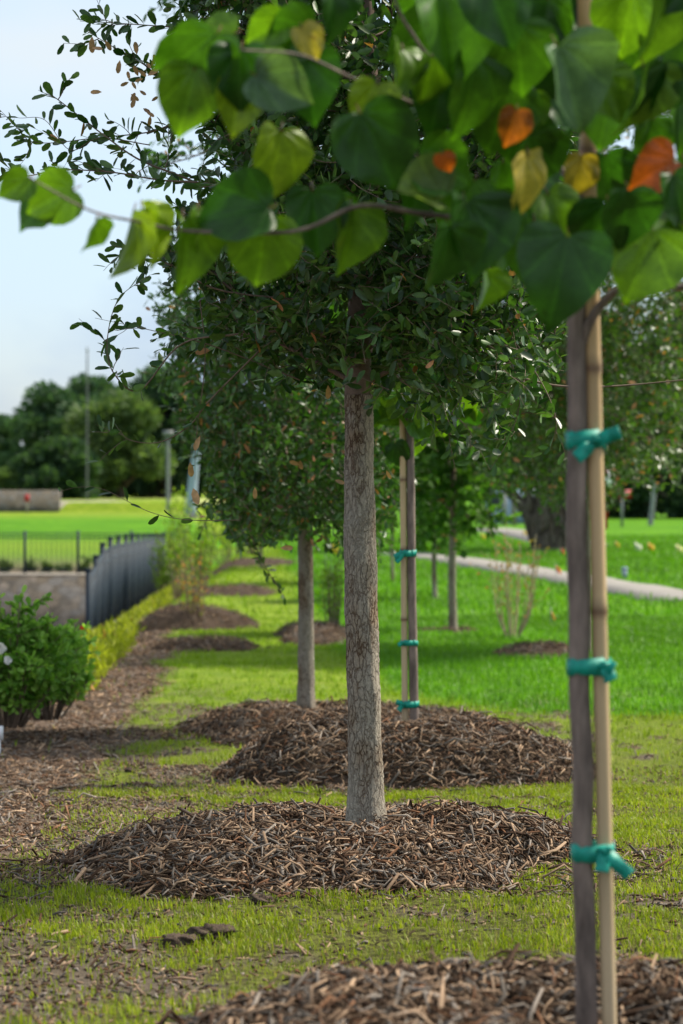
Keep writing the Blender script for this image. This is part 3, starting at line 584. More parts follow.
def small_tree(label, px, py, Y, top, bot, hw_, trad, lsz, n1=14, name='young_tree', group='slim young trees out on the lawn', cols=None, lean=0):
    root = thing(name, label, 'tree', tuple(P(px, py, Y)), group); trunk('trunk', [P(px, py + 4, Y), P(px - 1 + lean / 2, (py + bot) / 2, Y), P(px + lean, bot - 20, Y)], [trad, trad * .9, trad * .8], M_youngbark, root, k=12, n=30, flare=.2)
    T = Tree(); ax = spline([P(px + lean, bot - 15, Y), P(px + lean, top, Y)], 12); T.br.tube(ax, np.linspace(trad * .8, trad * .2, 12), 6); s = Y / FPX
    crown_tree(T, ax, env_px(px + lean, bot, top, hw_, Y, hw_ * s * 1.1), n1, lambda u: hw_ * s * (1.15 - .4 * u), 7, hw_ * s * .5, 4, hw_ * s * .3, lsz[0] * .55, trad * .3, .25)
    c0 = P(px + lean, (top + bot) / 2, Y); hv = np.array([hw_ * s * 1.1, hw_ * s * 1.1, (bot - top) / 2 * s]); fill(T, env_px(px + lean, bot, top, hw_, Y, hw_ * s * 1.1), c0 - hv, c0 + hv, 260, 8, hw_ * s * .3, .002)
    T.br.build('branches', M_twig, root, True); finish_leaves(T, 'crown', M_farleaf, root, lsz, .75, (FAR_T, FAR_F), cols or (lambda n: oakcols(n, (.03, .09, .012), (.09, .19, .03), .004, 1.0)))
small_tree('slim lawn tree with pale trunk just right of the staked distant sapling, nearest of three', 453, 627, 19.9, 330, 540, 55, .037, (.06, .095), 22)
small_tree('slim lawn tree with short trunk, second of three beside the concrete path', 435, 595, 25.5, 400, 548, 38, .03, (.07, .10), 14)
small_tree('thinnest lawn tree seen between the sharp oak and the bamboo stake', 393, 580, 29.5, 380, 530, 48, .022, (.08, .11), 14)
small_tree('young tree seen low behind the second oak, on its left side', 262, 565, 34, 440, 540, 40, .03, (.09, .12), 12)

# ------------------------------------------------------------------ redbud saplings, bamboo stakes, tie tapes
def heart():
    ol = [(0, 0), (-.08, .10), (-.11, .24), (-.07, .38), (.05, .49), (.22, .54), (.41, .52), (.59, .43), (.74, .29), (.86, .13), (.98, 0)]
    rows = []; 
    for i, (a, b) in enumerate(ol):
        ma = max(a, 0) if i > 3 else 0.0 + .01 * i
        for s in (-1, -.66, -.33, 0, .33, .66, 1): t = abs(s); rows.append((ma * (1 - t) + a * t, s * b, t))
    F = []
    for i in range(len(ol) - 1):
        for j in range(6): a = i * 7 + j; F.append((a, a + 1, a + 8)); F.append((a, a + 8, a + 7))
    return np.array(rows), np.array(F)
HT, HF = heart()
def heart_leaves(name, parent, items):
    """items: (pos(3), tip dir(3), normal(3), size, colour(3), blotch)"""
    VV, FF, CC, LL = [], [], [], []; n0 = 0
    for p, d, nrm, s, c, bl in items:
        d = unit(d); S = unit(np.cross(nrm, d)); U = np.cross(d, S); x, y = HT[:, 0], HT[:, 1]; f, dr = rng.uniform(.1, .95), rng.uniform(.1, .55); ph = rng.random() * 6
        z = f * np.abs(y) - dr * np.clip(x, 0, 2) ** 2 + .055 * np.sin(x * 9 + ph) * np.abs(y) * 2 + .04 * np.sin(y * 11 + ph); tw = rng.normal(0, .12)
        VV.append(p + s * (x[:, None] * d + (y * rng.uniform(.88, 1.05))[:, None] * S + (z + tw * x * y)[:, None] * U)); FF.append(HF + n0); n0 += len(HT)
        CC.append(np.tile(c, (len(HT), 1))); LL.append(np.column_stack([x + .04, y, np.full(len(x), bl)]))
    if PT.n: VV.append(np.concatenate(PT.V)); FF.append(np.array([t for f in PT.F for t in ((f[0], f[1], f[2]), (f[0], f[2], f[3]))]) + n0); CC.append(np.concatenate(PT.C)); LL.append(np.zeros((PT.n, 3)))
    return fmesh(name, np.concatenate(VV), np.concatenate(FF), M_redleaf, parent, np.concatenate(CC), True, np.concatenate(LL))
G_D, G_M, G_L, G_Y, G_YY = (.018, .07, .008), (.042, .13, .010), (.085, .19, .012), (.16, .26, .018), (.33, .28, .05)
def stake(label, p0, p1, r, nodes, top_tone):
    n = 140; pts = spline([p0, p1], n); rad = np.full(n, r); cc = []
    for k in nodes:
        i = int(k * n); rad[max(0, i)] *= 1.13; rad[min(n - 1, i + 1)] *= 1.06; rad[max(0, i - 1)] *= .95
    mb = MB(); k_ = 14; 
    th = np.arange(k_) / k_ * 2 * math.pi; V = (pts[:, None] + rad[:, None, None] * np.stack([np.cos(th), np.sin(th), 0 * th], -1)[None]).reshape(-1, 3)
    t = np.linspace(0, 1, n); base = np.array([.50, .39, .25])[None] * (1 - t[:, None]) + np.array(top_tone)[None] * t[:, None]
    for k in nodes:
        i = int(k * n); base[i] = (.16, .09, .05); base[min(n - 1, i + 1)] *= .7; base[max(i - 12, 0):i] *= np.linspace(1, .82, len(base[max(i - 12, 0):i]))[:, None]
    F = [(i * k_ + j, i * k_ + (j + 1) % k_, (i + 1) * k_ + (j + 1) % k_, (i + 1) * k_ + j) for i in range(n - 1) for j in range(k_)] + [tuple((n - 1) * k_ + j for j in range(k_))]
    return tag(fmesh('bamboo_stake', V, F, M_bamboo, None, np.repeat(base, k_, 0), True), label, 'stake', 'bamboo stakes holding the saplings')
def strip(mb, pts, wv, th=.0006):
    pts = np.array(pts, float); n = len(pts); wv = np.array(wv, float); T = unit(np.gradient(pts, axis=0)); 
    if wv.ndim == 1: wv = np.tile(wv, (n, 1))
    nn = unit(np.cross(T, wv)); V = np.stack([pts - wv - nn * th, pts + wv - nn * th, pts + wv + nn * th, pts - wv + nn * th], 1).reshape(-1, 3)
    F = [(i * 4 + j, i * 4 + (j + 1) % 4, i * 4 + 4 + (j + 1) % 4, i * 4 + 4 + j) for i in range(n - 1) for j in range(4)] + [(3, 2, 1, 0), tuple((n - 1) * 4 + j for j in range(4))]; mb.add(V, F)
def tie(label, py, Y, ct, rt, cs, rs, hgt, tails, knot=None):
    """band round trunk centre ct and stake centre cs (x,y) at height of py"""
    z = float(P(0, py, Y)[2]); root = thing('tie_tape', label, 'tie', (ct[0], ct[1], z), 'green tapes tying saplings to stakes'); ct, cs = np.array(ct), np.array(cs)
    u = unit(cs - ct); v = np.array([-u[1], u[0]]); pts = []
    for c, r, a0 in ((ct, rt, 90), (cs, rs, -90)):
        for a in np.linspace(a0, a0 + 180, 12): q = R(a); pts.append(np.array([*(c + (r + .0015) * (math.cos(q) * u + math.sin(q) * v)), z + .0015 * math.sin(3 * q + py)]))
    pts.append(pts[0]); mb = MB(); wob = np.zeros((len(pts), 3)); wob[:, 2] = hgt / 2 * (1 + .2 * np.sin(np.arange(len(pts)) * 1.7)); wob[-1] = wob[0]; strip(mb, pts, wob, .0007); mb.build('band', M_tie, root, True)
    kx, ky, kz = P(*knot, 1)[0] * 0, 0, 0
    kp = P(knot[0], knot[1], ct[1] - rt - .004); o = lump('knot', kp, hgt * .30, M_tie, root, seed=int(py), sq=.9, k=8)
    for tl in tails:
        q = [P(a, b, ct[1] - rt - .006 - .004 * i) for i, (a, b) in enumerate(tl)]; p = spline(q, 14); d = unit(p[-1] - p[0]); wv = unit(np.cross(d, [0, 1, 0])) * hgt * .42
        wv = np.array([wv * (.55 + .45 * min(1, i / 4)) + np.array([0, 1, 0]) * hgt * .12 * math.sin(i * .5) for i in range(14)]); mb = MB(); strip(mb, p, wv, .0005); mb.build('tail', M_tie, root, True)
    return root
Y1 = 3.4
# closest sapling
r1 = thing('redbud_sapling', 'closest slim sapling at the right with big heart-shaped leaves, strapped to a bamboo stake', 'tree', tuple(P(585, 1025, Y1)), 'redbud saplings tied to stakes')
trunk('trunk', [P(587, 1060, Y1), P(585.5, 930, Y1), P(582, 850, Y1), P(583.5, 770, Y1), P(579.5, 690, Y1), P(579, 600, Y1), P(576, 520, Y1), P(577.5, 430, Y1), P(577, 320, Y1), P(580, 240, Y1), P(583, 180, Y1), P(584, 100, Y1), P(580, 0, Y1), P(590, -150, Y1)], [.016, .0155, .0152, .0152, .0148, .0150, .0146, .0146, .0143, .0132, .009, .0055, .005, .005, .003], M_sapbark, r1, k=20, n=160, ridge=.018)
BR = MB()
def brp(pts, Y0, Y1_, r0, r1_): q = [P(a, b, Y0 + (Y1_ - Y0) * i / (len(pts) - 1)) for i, (a, b) in enumerate(pts)]; p = spline(q, 8 * len(pts)); BR.tube(p, np.linspace(r0, r1_, len(p)), 7); return p
brp([(580, 352), (590, 322), (606, 300), (628, 288), (700, 286), (760, 270)], 3.4, 3.35, .008, .004)
bl = brp([(580, 250), (520, 225), (425, 214), (360, 206), (295, 231), (190, 231), (140, 222), (89, 210), (30, 178)], 3.3, 3.13, .0045, .0012)
brp([(582, 170), (515, 133), (455, 120), (400, 98), (350, 77), (300, 55), (240, 50)], 3.38, 3.0, .0036, .0014)
brp([(583, 120), (560, 40), (530, 22), (480, -10)], 3.4, 3.3, .004, .002); brp([(560, 40), (500, 35), (440, 60), (410, 30), (395, 0), (380, -40)], 3.37, 3.2, .003, .002)
brp([(584, 90), (600, 45), (640, 10), (680, -20)], 3.4, 3.5, .004, .002); brp([(583, 180), (620, 165), (680, 140), (740, 120)], 3.4, 3.6, .004, .002); brp([(582, 60), (545, 30), (470, 10)], 3.4, 3.6, .003, .001)
brp([(583, 110), (603, 50), (600, -30)], 3.4, 3.3, .004, .002); brp([(580, 200), (520, 100), (480, 40), (470, -30)], 3.4, 3.65, .004, .002)
LV = []; PT = MB()
def leaf(px, py, size, ang, Y=3.3, c=G_M, yaw=0, pitch=0, bl=.0, pet=True):
    """px,py: centre of blade in photo; ang: tip direction, degrees clockwise from right"""
    s = rng.uniform(.78, .92) * size / FPX * Y; bl = bl * .78; yaw += rng.normal(0, 17); pitch += rng.normal(0, 22); ang += rng.normal(0, 5); a = R(ang); d = np.array([math.cos(a), math.sin(R(pitch)) * .6, -math.sin(a)]); d = unit(d)
    nrm = np.array([math.sin(R(yaw)), -math.cos(R(yaw)), .25]); nrm = unit(nrm - d * nrm.dot(d)); nrm = unit(nrm + d * rng.normal(0, .12)); p = P(px, py, Y) - d * s * .45
    LV.append((p, d, nrm, s, tuple(np.array(c) * rng.uniform(.85, 1.15)), bl)); q = p - d * s * .12 + np.array([0, .025, .006])
    if pet: PT.tube(spline([p + d * s * .02, p - d * s * .06, q], 6), .0011, 4, c=(.12, .07, .03))
for a in [ (50, 200, 66, 160, 3.2, G_L, 20, 0), (14, 187, 44, 140, 3.2, G_L, 60, 0), (36, 208, 50, 150, 3.22, G_M, -30, 0), (90, 236, 50, 110, 3.2, G_L, 50, 0), (128, 245, 90, 95, 3.2, G_Y, 30, 0), (153, 235, 72, 80, 3.23, G_Y, 65, 0),
    (190, 252, 92, 80, 3.22, G_L, 40, 0), (203, 235, 70, 75, 3.24, G_L, 55, 0), (232, 212, 92, 175, 3.2, G_D, 0, 0, .4), (262, 255, 88, 85, 3.24, G_L, 5, 0), (278, 165, 84, 88, 3.22, G_Y, 55, 0, .2), (262, 195, 60, 70, 3.25, G_D, 40, 0),
    (316, 222, 78, 85, 3.25, G_D, 35, 0), (352, 238, 84, 92, 3.28, G_L, 45, 0, .85), (330, 215, 50, 100, 3.3, G_M, 50, 0),
    (205, 65, 84, 110, 3.12, G_M, 10, 0), (188, 100, 76, 100, 3.13, G_L, 35, 0), (240, 78, 76, 95, 3.1, G_D, 0, 0), (236, 108, 62, 92, 3.12, G_Y, 30, 0, .3), (176, 55, 56, 130, 3.15, G_M, 50, 0), (283, 88, 80, 25, 3.08, (.07, .14, .08), -30, 0), (310, 85, 84, 70, 3.14, G_D, 20, 0),  # the bluish leaf has its gloss put into the base colour
    (290, 38, 66, 160, 3.15, G_M, 20, 0), (310, 42, 46, 60, 3.1, G_YY, 30, 0), (338, 10, 60, 80, 3.12, G_D, 20, 0), (215, 35, 50, 170, 3.15, G_L, 40, 0), (265, 30, 50, 150, 3.16, G_L, 40, 0),
    (378, 150, 98, 60, 3.1, G_D, -5, 0), (372, 110, 66, 100, 3.14, G_Y, 30, 0), (405, 68, 58, 80, 3.15, G_L, 50, 0), (428, 80, 64, 95, 3.18, G_L, 40, 0), (438, 100, 70, 90, 3.2, G_D, 30, 0), (415, 192, 72, 200, 3.2, (.12, .2, .06), 20, 0), (445, 170, 70, 20, 3.22, G_M, 0, 0, .8),
    (452, 35, 112, 80, 3.1, G_M, 25, 0), (500, 5, 100, 60, 3.05, G_D, 0, 0), (475, 95, 100, 85, 3.15, G_M, 30, 0), (520, 60, 90, 80, 3.15, G_M, 10, 0), (570, 88, 112, 72, 3.08, (.07, .15, .07), 25, 0), (500, 120, 90, 100, 3.25, G_M, 0, 0), (530, 165, 84, 85, 3.3, G_M, 10, 0, .7),  # large blue-green leaf: surface sheen mixed into its colour
    (530, 188, 78, 92, 3.2, G_YY, 65, 0), (560, 275, 112, 100, 3.15, G_D, -5, 0), (470, 240, 104, 85, 3.2, G_D, 10, 0), (446, 258, 84, 95, 3.15, G_D, 25, 0), (500, 235, 94, 70, 3.25, G_M, 20, 0), (486, 290, 50, 90, 3.3, G_L, 30, 0), (415, 195, 70, 90, 3.3, G_D, 0, 0), (460, 205, 80, 120, 3.3, G_M, 10, 0),
    (605, 118, 70, 95, 3.3, G_M, 0, 0), (612, 70, 90, 70, 3.35, G_M, 30, 0, .8), (640, 100, 84, 95, 3.2, G_L, 60, 0), (657, 92, 76, 100, 3.2, G_D, 35, 0), (655, 172, 62, 150, 3.2, (.32, .07, .012), 35, 0, .3), (512, 128, 46, 110, 3.18, (.30, .09, .015), 20, 0, .3), (446, 163, 24, 60, 3.15, (.30, .07, .012), 10, 0, .3), (578, 178, 50, 90, 3.35, (.28, .22, .03), 20, 0, .7), (610, 180, 70, 80, 3.4, G_D, 0, 0, .5),
    (660, 20, 92, 85, 3.2, G_L, 30, 0), (625, 25, 80, 95, 3.3, G_L, 0, 0), (590, 60, 50, 60, 3.35, G_L, 50, 0, .9), (655, 215, 86, 80, 3.3, G_L, 10, 0), (640, 265, 96, 110, 3.25, G_L, 40, 0), (670, 265, 76, 85, 3.3, G_M, 30, 0), (625, 220, 80, 95, 3.2, G_D, 20, 0), (600, 235, 84, 100, 3.25, G_D, 0, 0),
    (622, 285, 40, 80, 3.3, G_L, 50, 0), (560, 215, 70, 70, 3.3, G_L, 20, 0), (530, 250, 70, 90, 3.35, G_M, 10, 0), (650, 140, 60, 100, 3.4, G_M, 0, 0, .6), (500, 190, 70, 100, 3.4, G_M, 20, 0), (683, 60, 90, 90, 3.3, G_M, 10, 0), (682, 120, 80, 80, 3.35, G_M, 10, 0), (690, 200, 90, 85, 3.3, G_D, 10, 0), (684, 250, 60, 90, 3.3, G_L, 10, 0)]:
    leaf(*a[:8], bl=a[8] if len(a) > 8 else (.0 if rng.random() < .7 else .7))
for i in range(90):
    u = rng.random(); px = rng.uniform(420, 840); py = rng.uniform(-200, 240) if px > 500 else rng.uniform(-200, 60); 
    leaf(px, py, rng.uniform(50, 95), rng.normal(90, 32), rng.uniform(3.15, 3.95), [G_D, G_M, G_M, G_L, G_D][rng.integers(5)], rng.normal(0, 35), 0, .0 if rng.random() < .75 else .75)
for i in range(45): leaf(rng.uniform(100, 900), rng.uniform(-600, -200), rng.uniform(60, 105), rng.normal(90, 30), rng.uniform(3.0, 4.1), [G_D, G_M, G_L][rng.integers(3)], rng.normal(0, 40)) if rng.random() < .8 else None
BR.build('branches', M_sapbark, r1, True); heart_leaves('crown', r1, LV)
for p in (.06,): pass
stake('nearest bamboo stake, right beside the closest sapling, tan below and golden above', P(610, 1065, Y1 - .0), P(583, -60, Y1 + .0), .0112, (.18, .405, .62, .81), (.50, .30, .11))
def cxy(px, Y): return (X(px, Y), Y)
tie('top green tape on the closest sapling, tail sticking out right', 440, Y1, cxy(577.5, Y1), .0152, cxy(597, Y1), .0112, .023, [[(596, 440), (608, 436), (620, 432)], [(593, 444), (585, 450), (576, 458)]], (596, 440))
tie('middle green tape on the closest sapling with a short knot at its right', 667, Y1, cxy(579, Y1), .0155, cxy(602, Y1), .0112, .022, [[(604, 667), (609, 674), (611, 681)], [(604, 664), (610, 667), (614, 669)]], (604, 666))
tie('bottom green tape on the closest sapling, long tail hanging right above the mulch', 852, Y1, cxy(583.5, Y1), .016, cxy(605, Y1), .0112, .023, [[(604, 852), (603, 862), (602, 872)], [(607, 852), (617, 864), (630, 875)]], (606, 850))
# distant sapling
Y3 = 9.5
r3 = thing('redbud_sapling', 'distant slim sapling with forked stem beside a bamboo stake on the domed mulch mound', 'tree', tuple(P(414, 735, Y3)), 'redbud saplings tied to stakes')
trunk('trunk', [P(414, 745, Y3), P(414, 700, Y3), P(412, 600, Y3), P(411, 500, Y3), P(410, 435, Y3)], [.0195, .018, .0175, .0165, .0145], M_sapbark, r3, k=14, n=70, ridge=.02)
BR = MB(); PT = MB(); LV = []
for q in ([(410, 440), (404, 410), (398, 380), (402, 250), (395, 100)], [(410, 440), (420, 415), (428, 390), (445, 350), (470, 260), (480, 180)], [(404, 400), (420, 385), (440, 362), (446, 330)], [(398, 380), (360, 330), (340, 280)], [(420, 415), (416, 380), (425, 300), (430, 150)]): 
    p = brp(q, Y3, Y3 + rng.normal(0, .1), .012, .003)
    for i in range(4, len(p), 2):
        for _ in range(2): 
            v = p[i] + rng.normal(0, .09, 3); pxl = 341.5 + v[0] / v[1] * FPX; pyl = HOR + (ZC - v[2]) / v[1] * FPX; leaf(pxl, min(pyl, 455), rng.uniform(20, 32), rng.normal(95, 30), v[1], [G_M, G_L, G_L, G_D][rng.integers(4)], rng.normal(0, 45))
for px, py, s, a in ((440, 402, 30, 100), (424, 400, 28, 90), (452, 395, 26, 60), (402, 398, 24, 90), (447, 380, 28, 80), (390, 375, 24, 110)): leaf(px, py, s, a, Y3 - .1, G_L, rng.normal(0, 30))
BR.build('branches', M_sapbark, r3, True); heart_leaves('crown', r3, LV)
stake('farther bamboo stake left of the distant forked sapling', P(405.2, 742, Y3), P(402.4, 395, Y3), .0125, (.1, .35, .55, .75), (.50, .36, .17))
tie('highest green tape on the distant sapling, tails to the left of the stake', 553, Y3, cxy(411.5, Y3), .0178, cxy(403.5, Y3), .0135, .024, [[(404, 553), (398, 555), (394, 557)], [(404, 553), (400, 558), (396, 562)]], (402, 553))
tie('middle green tape on the distant sapling', 643, Y3, cxy(413, Y3), .018, cxy(404.2, Y3), .0135, .02, [[(404, 643), (401, 644), (398, 645)]], (403, 643))
tie('lowest green tape on the distant sapling, just above the domed mound', 704, Y3, cxy(414, Y3), .0185, cxy(404.8, Y3), .0135, .024, [[(404, 704), (400, 703), (396, 702)], [(403, 705), (400, 708), (399, 711)]], (402, 704))

# ------------------------------------------------------------------ fence, walls
def side_fence():
    root = thing('iron_fence', 'dark iron picket fence stepping away along the top of the left slope', 'fence', (xfence(26), 26, float(gz(-2.6, 26))), 'dark iron fences round the basin')
    yy = np.concatenate([[26, 27.3, 28.6], np.arange(30.2, 50.5, 2.0)]); 
    for i, y in enumerate(yy):
        x = float(xfence(y)); zb = ZC - np.interp(y, [26, 30, 48], [1.9, 1.95, 2.25]); zt = ZC - np.interp(y, [26, 28.6, 30, 40, 48], [1.07, .86, .82, 1.0, 1.2]) + .10
        m = MB(); m.box((x - .03, y - .03, zb - .3), (x + .03, y + .03, zt)); m.box((x - .038, y - .038, zt), (x + .038, y + .038, zt + .02)); m.build('post', M_fence, root)
        if i + 1 < len(yy):
            y2 = yy[i + 1]; x2 = float(xfence(y2)); z2 = ZC - np.interp(y2, [26, 28.6, 30, 40, 48], [1.07, .86, .82, 1.0, 1.2]); z1 = zt - .10; zb2 = ZC - np.interp(y2, [26, 30, 48], [1.9, 1.95, 2.25])
            if i > 1: z1 = z2 = max(z1, z2) - .01
            m = MB(); 
            for a, b in ((z1 - .02, z2 - .02), (z1 - .16, z2 - .16), (zb + .1, zb2 + .1)): m.tube([(x, y + .035, a), (x2, y2 - .035, b)], .018, 4)
            for k in range(1, int((y2 - y) / .10)):
                t = k * .10 / (y2 - y); xx = x + (x2 - x) * t; zz = z1 + (z2 - z1) * t; m.box((xx - .009, y + k * .10 - .009, zb + (zb2 - zb) * t + .03), (xx + .009, y + k * .10 + .009, zz - .04))
            m.build('picket_panel', M_fence, root)
    # stone edging below
    e = thing('stone_edging', 'pale stone edging at the foot of the receding iron fence', 'edging', (-2.5, 25, ZC - 1.85)); m = MB()
    for k in range(40):
        y = 24.6 + k * .55; x = float(xfence(y)) + .24; z = float(gz(x, y)); r = rng.uniform(.8, 1.15, 3); m.obox((x, y, z + .02), (.10 * r[0], .01, 0), (-.02, .25, 0), (0, .01, .14 * r[2]))
    m.build('stones', M_stoneedge, e)
side_fence()
rw = MB(); rw.box((-14, 49.7, ZC - 4.2), (-3.5, 50.25, ZC - 1.98)); rwo = rw.build('retaining_wall', M_stone); tag(rwo, 'brown stone retaining wall at the back of the basin, below the far fence', 'wall')
cp = MB(); cp.box((-14, 49.64, ZC - 1.98), (-3.5, 50.3, ZC - 1.93)); cp.build('coping', M_stoneedge, rwo)
bf = thing('iron_fence', 'see-through iron fence standing on top of the stone retaining wall', 'fence', (-6, 50, ZC - 1.95), 'dark iron fences round the basin')
for k in range(-3, 8):
    x0 = X(78, 50) - 1.1 * k; m = MB(); m.box((x0 - .03, 49.97, ZC - 1.93), (x0 + .03, 50.03, ZC - 1.05)); m.build('post', M_fence, bf)
    m = MB(); 
    for z in (1.86, 1.2, 1.12): m.box((x0 + .03, 49.985, ZC - z), (x0 + 1.07, 50.015, ZC - z + .025))
    for j in range(1, 10): m.box((x0 + .03 + j * .104 - .007, 49.993, ZC - 1.86), (x0 + .03 + j * .104 + .007, 50.007, ZC - 1.12)); 
    if k > -3: m.build('picket_panel', M_fence, bf)
m = MB(); m.box((-26, 89.8, ZC - 1.5), (X(60, 90), 90.3, ZC - .38)); o = m.build('low_wall', M_stone); tag(o, 'short thick stone wall end at the far left edge of the lawn', 'wall')
m = MB(); pt = [(X(60, 90), 90), (X(110, 92), 92), (X(150, 96), 96), (X(188, 102), 102)]
hh = [.42, .42, .30, .1]
for i in range(3):
    (x0, y0), (x1, y1) = pt[i], pt[i + 1]; V = [(x0, y0, ZC - 1.5), (x1, y1, ZC - 1.5), (x1, y1, ZC - 1.2 + hh[i + 1]), (x0, y0, ZC - 1.2 + hh[i]), (x0, y0 + .4, ZC - 1.5), (x1, y1 + .4, ZC - 1.5), (x1, y1 + .4, ZC - 1.2 + hh[i + 1]), (x0, y0 + .4, ZC - 1.2 + hh[i])]
    m.add(V, [(0, 1, 2, 3), (3, 2, 6, 7), (4, 7, 6, 5)])
tag(m.build('kerb_wall', M_stoneedge), 'long low tan wall tapering off to the right of the far stone wall end', 'wall')
tag(fmesh('dry_lawn', [(-60, 90.6, ZC - .80), (-4.5, 103, ZC - .98), (-4, 146, ZC - 1.12), (-60, 146, ZC - 1.12)], [(0, 1, 2, 3)], mat_simple('dry_lawn', (.30, .33, .10), .95, .15, .6)), kind='structure')

# ------------------------------------------------------------------ far trees
def cluster_tree(label, px, base, Y, top, hw_, ncl, nleaf, lsz, dark, light, group='trees at the back of the park', trunkw=.3, bot=None, sd=1, name='large_tree', brown=0, clr=.34, lean=None):
    rr = np.random.default_rng(sd); s = Y / FPX; root = thing(name, label, 'tree', tuple(P(px, base, Y)), group); bot = bot or base - 25
    T = MB(); tp = P(px, (bot + top) / 2 * .5 + bot * .5, Y); pth = spline([P(px, base + 6, Y), P(px + rr.normal(0, 2), (base + bot) / 2, Y), tp], 10) if lean is None else spline([P(a, b, Y) for a, b in lean], 12)
    T.tube(pth, np.linspace(trunkw, trunkw * .45, len(pth)) * (1 + .5 * np.exp(-np.arange(len(pth)) * 1.2)), 12); H = bot - top; Pp = []; Dd = []
    for i in range(ncl):
        v = rr.random() ** .8; a = rr.random() * 2 * math.pi; rad = math.sqrt(max(.05, 1 - (1.7 * v - .62) ** 2)) * hw_ * s * rr.uniform(.25, .95); c = P(px, bot - v * H, Y) + np.array([math.cos(a) * rad, math.sin(a) * rad * .8, 0])
        l = wander(pth[rr.integers(len(pth) // 2, len(pth))], c - pth[-1], np.linalg.norm(c - pth[-1]), 5, .12); l += np.linspace(0, 1, 6)[:, None] * (c - l[-1]); T.tube(l, np.linspace(trunkw * .35, trunkw * .08, 6), 5)
        q = rr.normal(size=(nleaf // ncl, 3)); q = unit(q) * (rr.random((len(q), 1)) ** .45); er = hw_ * s * clr * rr.uniform(.6, 1.25); Pp.append(c + q * [er, er, er * .7]); Dd.append(unit(q + rr.normal(0, .7, q.shape)))
    Pp = np.concatenate(Pp); Dd = np.concatenate(Dd); n = len(Pp); k = Pp[:, 2] > ZC - (bot + 8 - HOR) * s; Pp, Dd = Pp[k], Dd[k]; n = len(Pp); L_ = rr.uniform(*lsz, n); T.build('trunk', M_farbark, root, True)
    V, F, C = leafarr(FAR_T, FAR_F, Pp, Dd, unit(rng.normal(size=(n, 3)) + [0, 0, .7]), L_, L_ * .7, oakcols(n, dark, light, brown, 1.0)); fmesh('crown', V, F, M_farleaf, root, C)
FG = [((.02, .055, .035), (.07, .13, .065)), ((.045, .085, .035), (.12, .18, .07)), ((.018, .045, .025), (.055, .10, .05))]  # distance haze put into the leaf colours: lifted and bluish
cluster_tree('tall dark spreading tree at the back left with sky showing through its crown', 84, 500, 150, 384, 92, 38, 24000, (.25, .45), *FG[0], trunkw=.5, bot=478, sd=3, clr=.20)
cluster_tree('paler rounded tree overlapping the dark one behind the tall light pole', 122, 500, 140, 408, 62, 24, 15000, (.28, .48), *FG[1], bot=492, sd=5, trunkw=.35, clr=.34)
cluster_tree('dark low tree at the back behind the red marker', 58, 500, 132, 448, 56, 20, 11000, (.28, .48), *FG[2], bot=500, sd=6, trunkw=.3, clr=.36)
cluster_tree('dark tree filling the back right of the tall light pole', 168, 500, 150, 382, 74, 28, 20000, (.3, .5), *FG[0], bot=499, sd=7, trunkw=.4, clr=.32)
cluster_tree('far tree cut by the left edge of the view', -4, 500, 155, 428, 46, 18, 10000, (.3, .5), *FG[0], bot=497, sd=8, trunkw=.35, clr=.38)
cluster_tree('far tree seen just left of the second oak crown', 225, 500, 150, 395, 58, 18, 10000, (.3, .5), *FG[2], bot=500, sd=9, trunkw=.35, clr=.38)
cluster_tree('low bushy tree hiding the left half of the far red roof', 8, 500, 131, 474, 17, 8, 3000, (.25, .4), *FG[1], bot=500, sd=13, trunkw=.2, clr=.5)
cluster_tree('far low tree behind the second oak trunk', 295, 504, 150, 405, 60, 18, 10000, (.3, .5), *FG[1], bot=502, sd=10, trunkw=.35, clr=.38)
cluster_tree('far tree behind the middle oak trunk and the bamboo stake', 375, 512, 130, 390, 62, 18, 10000, (.3, .5), *FG[2], bot=510, sd=12, trunkw=.35, clr=.38)
for i, (px, top, lb) in enumerate(((455, 400, 'background tree left of the big leaning trunk'), (530, 385, 'background tree right behind the big leaning trunk'), (600, 330, 'background tree behind the red signs'), (648, 380, 'low background tree behind the leaning grey post'), (684, 290, 'dense dark tree at the right edge behind the lawn'), (745, 380, 'tree outside the right edge behind the lawn'))):
    cluster_tree(lb, px, 527, 86 + 3 * (i % 3), top, 56, 18, 11000, (.2, .36), *(FG[2] if i in (1, 3, 4) else FG[0]), bot=519, sd=20 + i, trunkw=.25, clr=.42)
# big old oak beyond the path
bg_ = dict(dark=(.015, .035, .008), light=(.05, .09, .02))
cluster_tree('massive old dark oak with leaning fork trunk beyond the concrete path', 548, 551, 42, 270, 98, 26, 24000, (.09, .16), bg_['dark'], bg_['light'], group='old trees', trunkw=.36, bot=500, sd=31, clr=.30, brown=.01, name='oak_tree', lean=[(553, 556), (551, 520), (560, 470), (565, 420)])
big = [o for o in bpy.data.objects if o.get('label', '').startswith('massive')][0]
m = MB()
for q, a, b in (([(548, 550), (536, 525), (522, 505), (508, 490), (492, 478)], .17, .06), ([(540, 550), (530, 520), (528, 495), (520, 460)], .14, .06), ([(556, 552), (566, 520), (580, 480), (600, 440)], .3, .15), ([(550, 552), (545, 520), (548, 480)], .3, .2)):
    p = spline([P(u, v, 41.9) for u, v in q], 10); m.tube(p, np.linspace(a, b, 10), 10)
m.build('limb', M_farbark, big, True)

